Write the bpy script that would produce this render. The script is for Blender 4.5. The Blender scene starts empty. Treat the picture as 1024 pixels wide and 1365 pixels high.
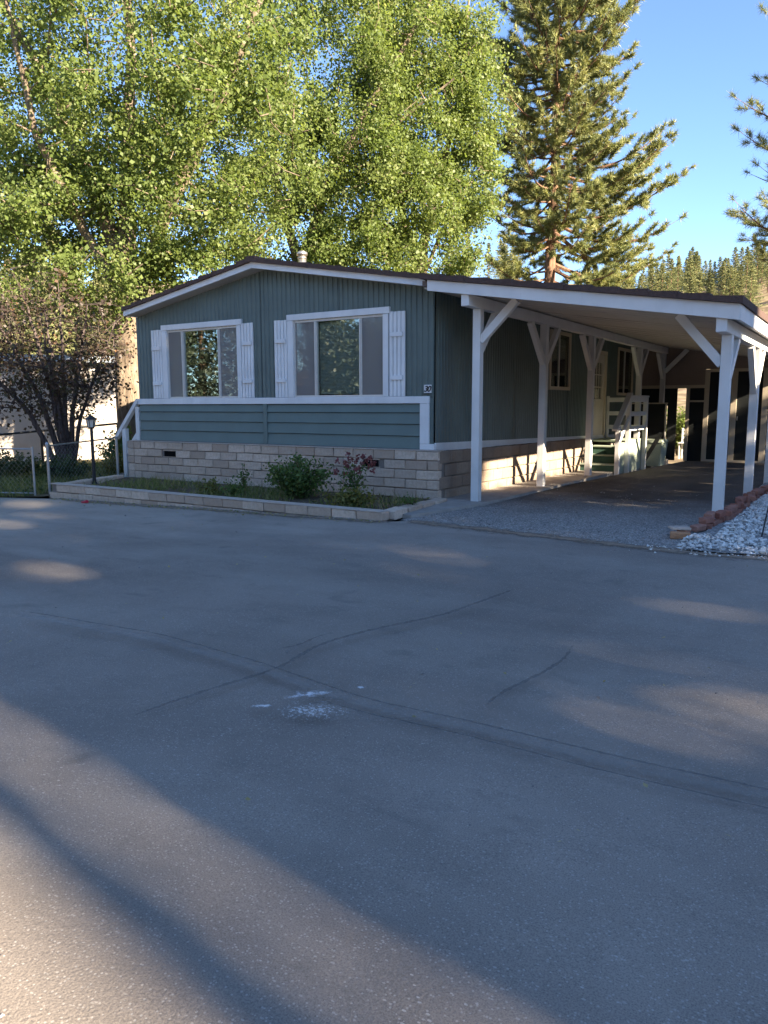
import bpy, bmesh, math, random
import numpy as np
from mathutils import Vector, Matrix

random.seed(7)
rng = np.random.default_rng(11)
scene = bpy.context.scene
C = scene.collection

# ------------------------------------------------------------------ camera
cam_data = bpy.data.cameras.new("camera")
cam_data.sensor_fit = 'VERTICAL'
cam_data.sensor_height = 24.0
cam_data.lens = 24.0 * 1016.64 / 1365.0
cam_data.clip_end = 3000
cam = bpy.data.objects.new("camera", cam_data)
C.objects.link(cam)
_R = Vector((0.84338, 0.53731, -0.00228)); _U = Vector((-0.07269, 0.11829, 0.99032)); _F = Vector((-0.53237, 0.83505, -0.13882))
cam.matrix_world = Matrix(((_R.x, _U.x, -_F.x, 5.760), (_R.y, _U.y, -_F.y, -10.498), (_R.z, _U.z, -_F.z, 1.487), (0, 0, 0, 1)))
scene.camera = cam

# ------------------------------------------------------------------ light
SUN_EL = math.radians(24.2)
SUN_AZ = math.radians(-9.0)          # measured from +X towards +Y
sun_dir = Vector((math.cos(SUN_EL) * math.cos(SUN_AZ), math.cos(SUN_EL) * math.sin(SUN_AZ), math.sin(SUN_EL)))
world = bpy.data.worlds.new("World"); scene.world = world; world.use_nodes = True
wn = world.node_tree.nodes; wl = world.node_tree.links
bg = wn.get("Background") or wn.new("ShaderNodeBackground")
sky = wn.new("ShaderNodeTexSky"); sky.sky_type = 'NISHITA'; sky.sun_disc = False
sky.sun_elevation = SUN_EL
sky.sun_rotation = math.radians(90) - SUN_AZ
sky.altitude = 2000; sky.air_density = 0.85; sky.dust_density = 0.0; sky.ozone_density = 2.8
wl.new(sky.outputs[0], bg.inputs[0]); bg.inputs[1].default_value = 0.067
sd = bpy.data.lights.new("sun", 'SUN'); sd.energy = 5.0; sd.angle = math.radians(0.53); sd.color = (1.0, 0.85, 0.64)
so = bpy.data.objects.new("sun", sd); C.objects.link(so)
so.rotation_euler = (-sun_dir).to_track_quat('-Z', 'Y').to_euler(); so.location = (30, -10, 30)
vs = scene.view_settings
vs.view_transform = 'Standard'; vs.look = 'None'; vs.gamma = 1.0; vs.use_curve_mapping = False
vs.exposure = 2.68

# ------------------------------------------------------------------ materials
class NT:
    def __init__(s, name):
        s.m = bpy.data.materials.new(name); s.m.use_nodes = True
        s.t = s.m.node_tree; s.n = s.t.nodes; s.n.clear()
        s.out = s.n.new("ShaderNodeOutputMaterial")
        s.tc = s.n.new("ShaderNodeTexCoord")
    def link(s, a, b): s.t.links.new(a, b)
    def noise(s, scale, detail=4, rough=.55, vec=None, dist=0):
        x = s.n.new("ShaderNodeTexNoise"); x.inputs["Scale"].default_value = scale; x.inputs["Detail"].default_value = detail
        x.inputs["Roughness"].default_value = rough; x.inputs["Distortion"].default_value = dist
        s.link(vec or s.tc.outputs["Object"], x.inputs["Vector"]); return x.outputs["Fac"]
    def mapping(s, scale=(1, 1, 1), rot=(0, 0, 0), src=None):
        x = s.n.new("ShaderNodeMapping"); x.inputs["Scale"].default_value = scale; x.inputs["Rotation"].default_value = rot
        s.link(src or s.tc.outputs["Object"], x.inputs["Vector"]); return x.outputs[0]
    def voro(s, scale, out="Distance", vec=None, feature='F1', rnd=1.0):
        x = s.n.new("ShaderNodeTexVoronoi"); x.feature = feature; x.inputs["Scale"].default_value = scale
        x.inputs["Randomness"].default_value = rnd
        s.link(vec or s.tc.outputs["Object"], x.inputs["Vector"]); return x.outputs[out]
    def ramp(s, src, stops):
        x = s.n.new("ShaderNodeValToRGB"); e = x.color_ramp.elements
        while len(e) > 1: e.remove(e[-1])
        for i, (p, c) in enumerate(stops):
            if not hasattr(c, '__len__'): c = (c, c, c)
            q = e[0] if i == 0 else e.new(p)
            q.position = p; q.color = (*c, 1)
        s.link(src, x.inputs[0]); return x.outputs[0]
    def mix(s, f, a, b, mode='MIX'):
        x = s.n.new("ShaderNodeMix"); x.data_type = 'RGBA'; x.blend_type = mode
        for k, v in ((0, f), (6, a), (7, b)):
            if hasattr(v, 'is_linked'): s.link(v, x.inputs[k])
            else: x.inputs[k].default_value = v if not hasattr(v, '__len__') else (*v[:3], 1)
        return x.outputs[2]
    def math(s, op, a, b=0.0):
        x = s.n.new("ShaderNodeMath"); x.operation = op
        for k, v in ((0, a), (1, b)):
            if hasattr(v, 'is_linked'): s.link(v, x.inputs[k])
            else: x.inputs[k].default_value = v
        return x.outputs[0]
    def rand(s):
        x = s.n.new("ShaderNodeObjectInfo"); return x.outputs["Random"]
    def attr(s, name):
        x = s.n.new("ShaderNodeAttribute"); x.attribute_name = name; return x.outputs["Fac"]
    def bump(s, h, strength=.3, dist=.01):
        x = s.n.new("ShaderNodeBump"); x.inputs["Strength"].default_value = strength; x.inputs["Distance"].default_value = dist
        s.link(h, x.inputs["Height"]); return x.outputs[0]
    def bsdf(s, col, rough=.6, spec=.5, normal=None, metal=0, alpha=None):
        x = s.n.new("ShaderNodeBsdfPrincipled")
        for k, v in (("Base Color", col), ("Roughness", rough), ("Specular IOR Level", spec), ("Metallic", metal)):
            if hasattr(v, 'is_linked'): s.link(v, x.inputs[k])
            else: x.inputs[k].default_value = v if not hasattr(v, '__len__') else (*v[:3], 1)
        if normal is not None: s.link(normal, x.inputs["Normal"])
        if alpha is not None: s.link(alpha, x.inputs["Alpha"])
        return x.outputs[0]
    def done(s, sh): s.link(sh, s.out.inputs[0]); return s.m

def painted(name, col, rough=.55, var=.12, dirt=.25, bumpy=.15, spec=.35):
    t = NT(name)
    f = t.noise(2.2, 5)
    c = t.mix(t.ramp(f, [(.3, 0), (.75, 1)]), tuple(k * (1 - var) for k in col), tuple(min(1, k * (1 + var * .6)) for k in col))
    d = t.ramp(t.noise(9, 6, .7), [(.55, 0), (.8, 1)])
    c = t.mix(t.ramp(t.noise(6, 5, .7, t.mapping((1, 1, .12))), [(.45, 0), (.75, .3)]), c, tuple(k * .72 + .02 for k in col))
    c = t.mix(t.math('MULTIPLY', d, dirt), c, tuple(k * .62 for k in col))
    return t.done(t.bsdf(c, rough, spec, t.bump(t.noise(90, 4), bumpy, .003)))

def weathered_wood_paint(name, col):
    t = NT(name)
    g = t.noise(30, 4, .6, t.mapping((1, 1, .06)))
    f = t.noise(3, 5)
    c = t.mix(t.ramp(f, [(.3, 0), (.8, 1)]), tuple(k * .86 for k in col), col)
    c = t.mix(t.ramp(g, [(.62, 0), (.78, .35)]), c, (.30, .26, .22))
    return t.done(t.bsdf(c, .6, .3, t.bump(g, .25, .004)))

def block_mat(name, c1, c2, c3):
    t = NT(name)
    r = t.rand()
    c = t.mix(r, c1, c2)
    c = t.mix(t.ramp(t.noise(14, 5, .65), [(.4, 0), (.75, .7)]), c, c3)
    c = t.mix(t.ramp(t.noise(70, 3), [(.55, 0), (.72, .35)]), c, tuple(k * .55 for k in c1))
    geo = t.noise(38, 5, .65)
    return t.done(t.bsdf(c, .9, .15, t.bump(geo, .8, .012)))

M = {}
M['white'] = weathered_wood_paint("white_paint", (.70, .69, .67))
M['white_smooth'] = painted("white_trim_paint", (.70, .71, .71), dirt=.12)
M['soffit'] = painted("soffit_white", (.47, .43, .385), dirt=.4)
M['teal'] = painted("teal_siding_paint", (.112, .150, .140), .5, .16, .16, .1)
M['teal_lap'] = painted("teal_lap_paint", (.130, .178, .166), .55, .10, .12, .15)
M['cream'] = painted("cream_paint", (.55, .47, .36), dirt=.3)
M['pink_wall'] = painted("dusty_wall_paint", (.28, .22, .19), .8, .1, .3)
M['door_paint'] = painted("door_paint", (.56, .50, .42), dirt=.15)
M['green_paint'] = painted("green_deck_paint", (.36, .41, .32), .7, .1, .35)
M['green_carpet'] = painted("green_step_paint", (.045, .10, .075), .9, .2, .4)
M['black'] = painted("black_paint", (.02, .021, .023), .45, .2, .1)
M['dark_screen'] = painted("dark_screen_mesh", (.012, .015, .016), .7, .2, .2, .3)
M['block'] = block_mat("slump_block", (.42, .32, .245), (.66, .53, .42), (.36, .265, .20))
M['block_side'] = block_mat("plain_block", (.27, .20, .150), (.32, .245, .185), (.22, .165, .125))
M['mortar'] = block_mat("mortar", (.22, .185, .16), (.24, .20, .17), (.17, .14, .12))
M['cap'] = block_mat("block_cap", (.46, .39, .335), (.55, .47, .40), (.36, .29, .24))
M['redbrick'] = block_mat("red_brick", (.30, .12, .085), (.40, .20, .145), (.20, .10, .08))
M['tanbrick'] = block_mat("tan_brick", (.42, .22, .12), (.46, .25, .14), (.30, .17, .10))
M['steel'] = NT("galvanised_steel"); _t = M['steel']
M['steel'] = _t.done(_t.bsdf(_t.mix(_t.noise(20), (.30, .31, .32), (.44, .45, .46)), .42, .5, None, .75))
_t = NT("stove_pipe_metal"); M['pipe'] = _t.done(_t.bsdf(_t.mix(_t.noise(8), (.55, .5, .45), (.75, .7, .62)), .28, .5, None, .9))
_t = NT("roof_shingle"); M['shingle'] = _t.done(_t.bsdf(_t.mix(_t.noise(26, 5, .7), (.05, .032, .028), (.13, .085, .07)), .9, .2, _t.bump(_t.noise(80), .8, .01)))
_t = NT("aluminium_frame"); M['alu'] = _t.done(_t.bsdf(_t.mix(_t.noise(12), (.50, .48, .45), (.64, .62, .58)), .45, .5, None, .2))
_t = NT("blind_slat"); M['blind'] = _t.done(_t.bsdf((.78, .74, .68), .6, .3))
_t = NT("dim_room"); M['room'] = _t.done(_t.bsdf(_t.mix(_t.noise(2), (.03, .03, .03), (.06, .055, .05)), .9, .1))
def glass_mat(name, refl, tint):
    t = NT(name)
    g = t.n.new("ShaderNodeBsdfGlossy"); g.inputs["Roughness"].default_value = .015; g.inputs["Color"].default_value = (.95, 1, .97, 1)
    t.link(t.bump(t.noise(1.3, 2), .04, .03), g.inputs["Normal"])
    tr = t.n.new("ShaderNodeBsdfTransparent"); tr.inputs[0].default_value = (*tint, 1)
    lw = t.n.new("ShaderNodeLayerWeight"); lw.inputs[0].default_value = .35
    f = t.math('ADD', t.math('MULTIPLY', lw.outputs[0], .5), refl)
    ms = t.n.new("ShaderNodeMixShader"); t.link(f, ms.inputs[0]); t.link(tr.outputs[0], ms.inputs[1]); t.link(g.outputs[0], ms.inputs[2])
    return t.done(ms.outputs[0])
M['glass'] = glass_mat("window_glass", .13, (.75, .8, .78))
_t = NT("insect_screen"); _a = _t.n.new("ShaderNodeBsdfTransparent"); _d = _t.bsdf((.30, .275, .265), .8, .2)
_ms = _t.n.new("ShaderNodeMixShader"); _ms.inputs[0].default_value = .55; _t.link(_a.outputs[0], _ms.inputs[1]); _t.link(_d, _ms.inputs[2]); M['screen'] = _t.done(_ms.outputs[0])

# asphalt
_t = NT("asphalt")
_big = _t.noise(.30, 6, .62, None, .8); _mid = _t.noise(1.6, 6, .65)
_str = _t.noise(.55, 6, .62, _t.mapping((.35, 1.5, 1), (0, 0, .12)))
_c = _t.mix(_t.ramp(_big, [(.34, 0), (.66, 1)]), (.192, .162, .138), (.315, .270, .230))
_c = _t.mix(_t.ramp(_str, [(.46, 0), (.70, .6)]), _c, (.33, .295, .252))
_c = _t.mix(_t.ramp(_mid, [(.28, .35), (.50, 0)]), _c, (.138, .122, .106))
_g = _t.noise(185, 4, .78)
_c = _t.mix(_t.ramp(_g, [(.32, .7), (.52, 0)]), _c, (.075, .073, .070))
_c = _t.mix(_t.ramp(_g, [(.54, 0), (.74, .5)]), _c, (.40, .365, .325))
_wc = _t.noise(2.5, 4, .6)
_vd = _t.voro(38, "Distance", _t.mapping((1, 1.8, 1), (0, 0, .6))); _vc = _t.voro(38, "Color", _t.mapping((1, 1.8, 1), (0, 0, .6)))
_sep = _t.n.new("ShaderNodeSeparateColor"); _t.link(_vc, _sep.inputs[0])
_chip = _t.math('MULTIPLY', _t.math('LESS_THAN', _vd, _t.math('MULTIPLY', _sep.outputs[2], .30)), _t.math('GREATER_THAN', _sep.outputs[0], .80))
_c = _t.mix(_t.math('MULTIPLY', _chip, _t.ramp(_wc, [(.35, .15), (.65, .7)])), _c, (.48, .45, .41))
_vd2 = _t.voro(100, "Distance"); _vc2 = _t.voro(100, "Color")
_sep2 = _t.n.new("ShaderNodeSeparateColor"); _t.link(_vc2, _sep2.inputs[0])
_chip2 = _t.math('MULTIPLY', _t.math('LESS_THAN', _vd2, .36), _t.math('GREATER_THAN', _sep2.outputs[1], .80))
_c = _t.mix(_t.math('MULTIPLY', _chip2, .45), _c, (.47, .445, .41))
_sx = _t.n.new("ShaderNodeSeparateXYZ"); _t.link(_t.tc.outputs["Object"], _sx.inputs[0])
_wm = _t.math('ADD', _t.math('SUBTRACT', _t.math('MULTIPLY', _sx.outputs[1], .16), _t.math('MULTIPLY', _sx.outputs[0], .12)), _t.math('MULTIPLY', _t.math('SUBTRACT', _t.noise(.8, 6, .65, _t.mapping((.5, 1.3, 1))), .5), 2.2))
_c = _t.mix(_t.ramp(_t.math('ADD', _wm, 1.0), [(.35, 0), (1.0, .5)]), _c, (.42, .375, .32))
_c = _t.mix(_t.ramp(_t.noise(3.2, 6, .7, _t.mapping((.6, 1.2, 1), (0, 0, .5))), [(.56, 0), (.72, .3)]), _c, (.095, .092, .088))
_oil = _t.ramp(_t.noise(1.9, 3, .5, None, .4), [(.66, 0), (.76, .45)])
_c = _t.mix(_oil, _c, (.085, .083, .08))
_h = _t.math('ADD', _g, _t.math('MULTIPLY', _vd2, .6))
M['asphalt'] = _t.done(_t.bsdf(_c, .85, .3, _t.bump(_h, .5, .006)))

def rough_ground(name, c1, c2, c3, s=60, spec=.2, bump=.8):
    t = NT(name)
    c = t.mix(t.ramp(t.noise(.7, 5, .6), [(.35, 0), (.7, 1)]), c1, c2)
    v = t.voro(s, "Color"); sp = t.n.new("ShaderNodeSeparateColor"); t.link(v, sp.inputs[0])
    c = t.mix(t.ramp(sp.outputs[0], [(.35, 0), (.95, .8)]), c, c3)
    d = t.voro(s, "Distance")
    c = t.mix(t.ramp(d, [(.35, 0), (.7, .6)]), c, tuple(k * .35 for k in c1))
    return t.done(t.bsdf(c, .92, spec, t.bump(t.math('SUBTRACT', t.noise(s * 1.4), d), bump, .012)))
_t = NT("old_driveway_asphalt")
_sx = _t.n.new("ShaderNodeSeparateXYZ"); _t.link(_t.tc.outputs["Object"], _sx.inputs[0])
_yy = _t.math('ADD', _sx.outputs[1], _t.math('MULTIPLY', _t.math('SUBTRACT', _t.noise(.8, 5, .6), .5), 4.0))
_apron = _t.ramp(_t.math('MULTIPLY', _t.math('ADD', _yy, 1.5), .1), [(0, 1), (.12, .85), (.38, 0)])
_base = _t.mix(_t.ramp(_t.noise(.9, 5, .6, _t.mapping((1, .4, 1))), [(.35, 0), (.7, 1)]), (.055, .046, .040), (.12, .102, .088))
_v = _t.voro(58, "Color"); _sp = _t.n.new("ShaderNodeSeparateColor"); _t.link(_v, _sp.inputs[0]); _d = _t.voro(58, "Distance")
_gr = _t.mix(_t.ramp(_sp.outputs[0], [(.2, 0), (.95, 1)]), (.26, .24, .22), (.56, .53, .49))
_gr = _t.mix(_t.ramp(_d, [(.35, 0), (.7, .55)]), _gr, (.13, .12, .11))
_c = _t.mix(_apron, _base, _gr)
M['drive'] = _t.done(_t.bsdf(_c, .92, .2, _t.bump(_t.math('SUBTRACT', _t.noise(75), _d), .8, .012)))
M['dirt'] = rough_ground("dirt", (.17, .125, .09), (.25, .19, .14), (.30, .24, .19), 40)
M['soil'] = rough_ground("planter_soil", (.12, .088, .06), (.19, .14, .10), (.24, .19, .14), 45)
M['yard'] = rough_ground("yard_earth", (.13, .10, .06), (.20, .155, .095), (.14, .13, .06), 30)
M['gravelbed'] = rough_ground("gravel_bed", (.22, .21, .20), (.32, .31, .29), (.5, .49, .47), 36)
M['forestfloor'] = rough_ground("dry_hillside", (.20, .155, .10), (.30, .22, .15), (.24, .20, .11), .6, .1, .2)
_t = NT("concrete"); M['concrete'] = _t.done(_t.bsdf(_t.mix(_t.ramp(_t.noise(3, 6, .7), [(.3, 0), (.7, 1)]), (.25, .23, .205), (.38, .35, .315)), .85, .2, _t.bump(_t.noise(60, 5), .35, .005)))
_t = NT("white_stone"); M['stone'] = _t.done(_t.bsdf(_t.ramp(_t.attr("tone"), [(0, (.30, .275, .25)), (.5, (.60, .57, .53)), (1, (.80, .78, .73))]), .8, .25, _t.bump(_t.noise(60), .3, .004)))
_t = NT("road_chip"); M['chip'] = _t.done(_t.bsdf(_t.ramp(_t.attr("tone"), [(0, (.13, .125, .12)), (.6, (.27, .255, .24)), (1, (.5, .48, .45))]), .8, .25))
_t = NT("tar_seal"); _e = _t.attr("edge"); _al = _t.ramp(_t.math('ADD', _e, _t.math('MULTIPLY', _t.math('SUBTRACT', _t.noise(16, 5, .7), .5), 1.6)), [(.45, 0), (.75, .6)])
M['tar'] = _t.done(_t.bsdf(_t.mix(_t.noise(60), (.07, .068, .066), (.11, .106, .10)), .7, .35, _t.bump(_t.noise(140), .4, .004), 0, _al))
_t = NT("worn_asphalt_ridge"); _e = _t.attr("edge"); _al = _t.ramp(_t.math('ADD', _e, _t.math('MULTIPLY', _t.math('SUBTRACT', _t.noise(9, 5, .7), .5), 1.4)), [(.35, 0), (.95, .35)])
M['worn'] = _t.done(_t.bsdf(_t.mix(_t.noise(150, 3), (.22, .21, .195), (.33, .31, .285)), .85, .3, _t.bump(_t.noise(120), .6, .006), 0, _al))
def spill(name, col, lo, hi, sc):
    t = NT(name); e = t.attr("edge")
    al = t.ramp(t.math('ADD', e, t.math('MULTIPLY', t.math('SUBTRACT', t.noise(sc, 5, .75), .5), 2.0)), [(lo, 0), (hi, 1)])
    return t.done(t.bsdf(col, .6, .3, None, 0, al))
M['spill'] = spill("white_paint_spill", (.58, .57, .56), .42, .85, 26)
M['spill_arc'] = spill('white_paint_smear', (.62, .61, .62), .18, .6, 22)
M['spill_dots'] = spill("white_paint_spatter", (.50, .49, .48), .88, 1.02, 60)
M['dust'] = spill("tan_dust", (.26, .20, .15), .35, 1.05, 5)
M['greydust'] = spill("grey_dust", (.20, .195, .185), .45, 1.35, 3.5)

def bark(name, c1, c2, s=1.0):
    t = NT(name)
    n = t.noise(9 * s, 6, .7, t.mapping((1, 1, .18)))
    c = t.mix(t.ramp(n, [(.32, 0), (.66, 1)]), c1, c2)
    return t.done(t.bsdf(c, .9, .15, t.bump(n, 1.0, .05)))
M['bark_poplar'] = bark("cottonwood_bark", (.085, .064, .046), (.25, .195, .145))
M['bark_pine'] = bark("pine_bark", (.075, .045, .032), (.24, .14, .09))
M['bark_dark'] = bark("plum_bark", (.035, .027, .026), (.13, .10, .09), 2)
M['stem'] = bark("green_stem", (.08, .08, .035), (.16, .13, .06), 3)

def leaf_mat(name, stops, trans=.45, rough=.5, spec=.35):
    t = NT(name)
    col = t.ramp(t.attr("tone"), stops)
    b = t.bsdf(col, rough, spec)
    tl = t.n.new("ShaderNodeBsdfTranslucent")
    t.link(t.mix(.6, col, t.mix(1.0, col, (1.5, 1.45, .7), 'MULTIPLY')), tl.inputs[0])
    ms = t.n.new("ShaderNodeMixShader"); ms.inputs[0].default_value = trans
    t.link(b, ms.inputs[1]); t.link(tl.outputs[0], ms.inputs[2])
    return t.done(ms.outputs[0])
M['leaf_poplar'] = leaf_mat("poplar_leaf", [(0, (.092, .134, .034)), (.5, (.142, .190, .052)), (.85, (.19, .228, .075)), (1, (.27, .29, .13))], .55)
M['leaf_plum'] = leaf_mat("plum_leaf", [(0, (.035, .024, .022)), (.45, (.066, .044, .036)), (.7, (.070, .075, .034)), (.92, (.10, .055, .035)), (1, (.17, .09, .045))], .3)
M['leaf_bush'] = leaf_mat("bush_leaf", [(0, (.045, .085, .022)), (.6, (.095, .16, .042)), (1, (.18, .21, .065))], .35)
M['leaf_yellow'] = leaf_mat("yellowing_leaf", [(0, (.08, .10, .025)), (.6, (.16, .16, .04)), (1, (.26, .22, .06))], .35)
M['grass'] = leaf_mat("grass_blade", [(0, (.07, .115, .028)), (.55, (.14, .18, .045)), (.8, (.27, .24, .10)), (1, (.38, .32, .17))], .35)
M['ivy'] = leaf_mat("ground_leaf", [(0, (.025, .045, .018)), (.6, (.05, .08, .026)), (1, (.10, .12, .04))], .3)
M['petal'] = leaf_mat("dry_rose_petal", [(0, (.14, .04, .045)), (.6, (.27, .09, .09)), (1, (.42, .22, .20))], .3)
M['needle'] = leaf_mat("pine_needle", [(0, (.062, .088, .036)), (.5, (.175, .195, .068)), (1, (.32, .30, .11))], .25, .55)
M['needle_far'] = leaf_mat("far_pine_needle", [(0, (.075, .092, .045)), (.5, (.155, .165, .072)), (1, (.25, .235, .105))], .2, .7, .1)
M['leaf_shade'] = leaf_mat("shade_tree_leaf", [(0, (.022, .032, .022)), (1, (.055, .065, .04))], .05)
_t = NT("lamp_glass"); M['lampglass'] = _t.done(_t.bsdf((.62, .58, .50), .25, .5))
M['stucco'] = painted("white_stucco", (.38, .34, .305), .85, .08, .25, .6, .2)
M['bluegrey'] = painted("blue_grey_roof_edge", (.40, .45, .52), .5)
M['beige'] = painted("beige_wall", (.52, .42, .30), .8)
M['void'] = painted('vent_void', (.006, .006, .006), .9, .1, .1, 0, .05)
M['red'] = painted("red_plastic", (.55, .03, .06), .4)
M['brown_roof'] = painted("brown_roof", (.16, .12, .10), .9)

# ------------------------------------------------------------------ helpers
def link(o, parent=None):
    C.objects.link(o)
    if parent is not None: o.parent = parent
    return o
def tag(o, label=None, cat=None, group=None, kind=None):
    if label: o['label'] = label
    if cat: o['category'] = cat
    if group: o['group'] = group
    if kind: o['kind'] = kind
    return o
def thing(name, label, cat, loc=(0, 0, 0), group=None):
    o = bpy.data.objects.new(name, None); o.empty_display_size = .2
    o.location = loc; link(o); return tag(o, label, cat, group)
class MB:
    def __init__(s): s.v = []; s.f = []
    def add(s, vs, fs):
        b = len(s.v); s.v += [tuple(v) for v in vs]; s.f += [tuple(b + i for i in f) for f in fs]; return s
    def box(s, x0, x1, y0, y1, z0, z1):
        v = [(x0, y0, z0), (x1, y0, z0), (x1, y1, z0), (x0, y1, z0), (x0, y0, z1), (x1, y0, z1), (x1, y1, z1), (x0, y1, z1)]
        return s.add(v, [(3, 2, 1, 0), (4, 5, 6, 7), (0, 1, 5, 4), (1, 2, 6, 5), (2, 3, 7, 6), (3, 0, 4, 7)])
    def hexa(s, v):   # 8 corners, bottom then top
        return s.add(v, [(3, 2, 1, 0), (4, 5, 6, 7), (0, 1, 5, 4), (1, 2, 6, 5), (2, 3, 7, 6), (3, 0, 4, 7)])
    def bar(s, p, q, w, h, up=(0, 0, 1)):
        p, q, up = Vector(p), Vector(q), Vector(up); d = (q - p).normalized()
        a = d.cross(up)
        if a.length < 1e-4: a = d.cross(Vector((1, 0, 0)))
        a.normalize(); b = a.cross(d).normalized(); a *= w / 2; b *= h / 2
        return s.hexa([p - a - b, p + a - b, p + a + b, p - a + b, q - a - b, q + a - b, q + a + b, q - a + b])
    def tube(s, p, q, r0, r1, n=8, caps=True):
        p, q = Vector(p), Vector(q); d = (q - p).normalized()
        a = d.cross(Vector((0, 0, 1)))
        if a.length < 1e-3: a = Vector((1, 0, 0))
        a.normalize(); b = d.cross(a)
        vs = []
        for c, r in ((p, r0), (q, r1)):
            for i in range(n):
                t = 2 * math.pi * i / n; vs.append(c + a * (r * math.cos(t)) + b * (r * math.sin(t)))
        fs = [(i, (i + 1) % n, n + (i + 1) % n, n + i) for i in range(n)] + ([tuple(range(n - 1, -1, -1)), tuple(range(n, 2 * n))] if caps else [])
        return s.add(vs, fs)
    def mesh(s, name, mat, smooth=False, bevel=0):
        me = bpy.data.meshes.new(name); me.from_pydata(s.v, [], s.f)
        if bevel:
            bm = bmesh.new(); bm.from_mesh(me)
            bmesh.ops.bevel(bm, geom=bm.edges[:], offset=bevel, segments=1, affect='EDGES', profile=.5)
            bm.to_mesh(me); bm.free()
        me.materials.append(mat)
        if smooth: me.polygons.foreach_set("use_smooth", [True] * len(me.polygons))
        me.update(); return me
    def build(s, name, mat, parent=None, smooth=False, bevel=0):
        return link(bpy.data.objects.new(name, s.mesh(name, mat, smooth, bevel)), parent)
def box(name, mat, parent, x0, x1, y0, y1, z0, z1, bevel=0):
    return MB().box(x0, x1, y0, y1, z0, z1).build(name, mat, parent, bevel=bevel)
def rough_box_mesh(name, mat, sx, sy, sz, j=.006, seed=0):
    r = random.Random(seed); m = MB().box(-sx / 2, sx / 2, -sy / 2, sy / 2, -sz / 2, sz / 2)
    me = bpy.data.meshes.new(name); me.from_pydata(m.v, [], m.f)
    bm = bmesh.new(); bm.from_mesh(me)
    bmesh.ops.bevel(bm, geom=bm.edges[:], offset=.009, segments=1, affect='EDGES')
    for v in bm.verts: v.co += Vector((r.uniform(-j, j), r.uniform(-j, j), r.uniform(-j, j)))
    bm.to_mesh(me); bm.free(); me.materials.append(mat); return me

def soup(name, mat, verts, nper, tone, parent=None, faces=None):
    """many small polygons, nper vertices each, as one mesh with a per-face 'tone'"""
    verts = np.ascontiguousarray(verts, dtype=np.float32).reshape(-1, 3)
    nf = len(verts) // nper
    me = bpy.data.meshes.new(name)
    me.vertices.add(len(verts)); me.vertices.foreach_set("co", verts.ravel())
    me.loops.add(len(verts)); me.loops.foreach_set("vertex_index", np.arange(len(verts), dtype=np.int32))
    me.polygons.add(nf); me.polygons.foreach_set("loop_start", np.arange(0, nf * nper, nper, dtype=np.int32))
    me.polygons.foreach_set("loop_total", np.full(nf, nper, dtype=np.int32))
    a = me.attributes.new("tone", 'FLOAT', 'FACE'); a.data.foreach_set("value", np.asarray(tone, dtype=np.float32))
    me.materials.append(mat); me.update(calc_edges=True); me.validate()
    return link(bpy.data.objects.new(name, me), parent)
def unit(v): return v / (np.linalg.norm(v, axis=-1, keepdims=True) + 1e-9)
def leaves(pos, size, tone=None, up=.35, aspect=.8, hang=.3, outward=None):
    """kite shaped leaf quads at pos"""
    n = len(pos)
    nor = rng.normal(size=(n, 3)); 
    if outward is not None: nor = nor * .62 + outward * .8
    nor[:, 2] += up
    nor = unit(nor)
    d = rng.normal(size=(n, 3)); d[:, 2] -= hang
    d = unit(d - nor * (d * nor).sum(1, keepdims=True)); s = np.cross(nor, d)
    L = (size * rng.uniform(.65, 1.25, n))[:, None]; Wd = L * aspect * .5
    fold = nor * L * .08
    q = np.stack([pos - d * L * .5, pos + s * Wd - d * L * .08 + fold, pos + d * L * .5, pos - s * Wd - d * L * .08 + fold], 1)
    if tone is None: tone = np.clip(rng.normal(.5, .22, n), 0, 1)
    return q.reshape(-1, 3), tone

def octa_stones(pts, sizes, flat=.6):
    n = len(pts); base = np.array([[1, 0, 0], [0, 1, 0], [-1, 0, 0], [0, -1, 0], [0, 0, 1], [0, 0, -1]], float)
    f = np.array([[0, 1, 4], [1, 2, 4], [2, 3, 4], [3, 0, 4], [1, 0, 5], [2, 1, 5], [3, 2, 5], [0, 3, 5]])
    v = base[None] * rng.uniform(.55, 1.1, (n, 6, 1)) + rng.normal(0, .22, (n, 6, 3))
    ang = rng.uniform(0, 6.28, n); ca, sa = np.cos(ang), np.sin(ang)
    x = v[..., 0] * ca[:, None] - v[..., 1] * sa[:, None]; y = v[..., 0] * sa[:, None] + v[..., 1] * ca[:, None]
    v = np.stack([x, y, v[..., 2] * flat], -1) * np.asarray(sizes)[:, None, None] + np.asarray(pts)[:, None]
    return v[:, f].reshape(-1, 3)

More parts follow.
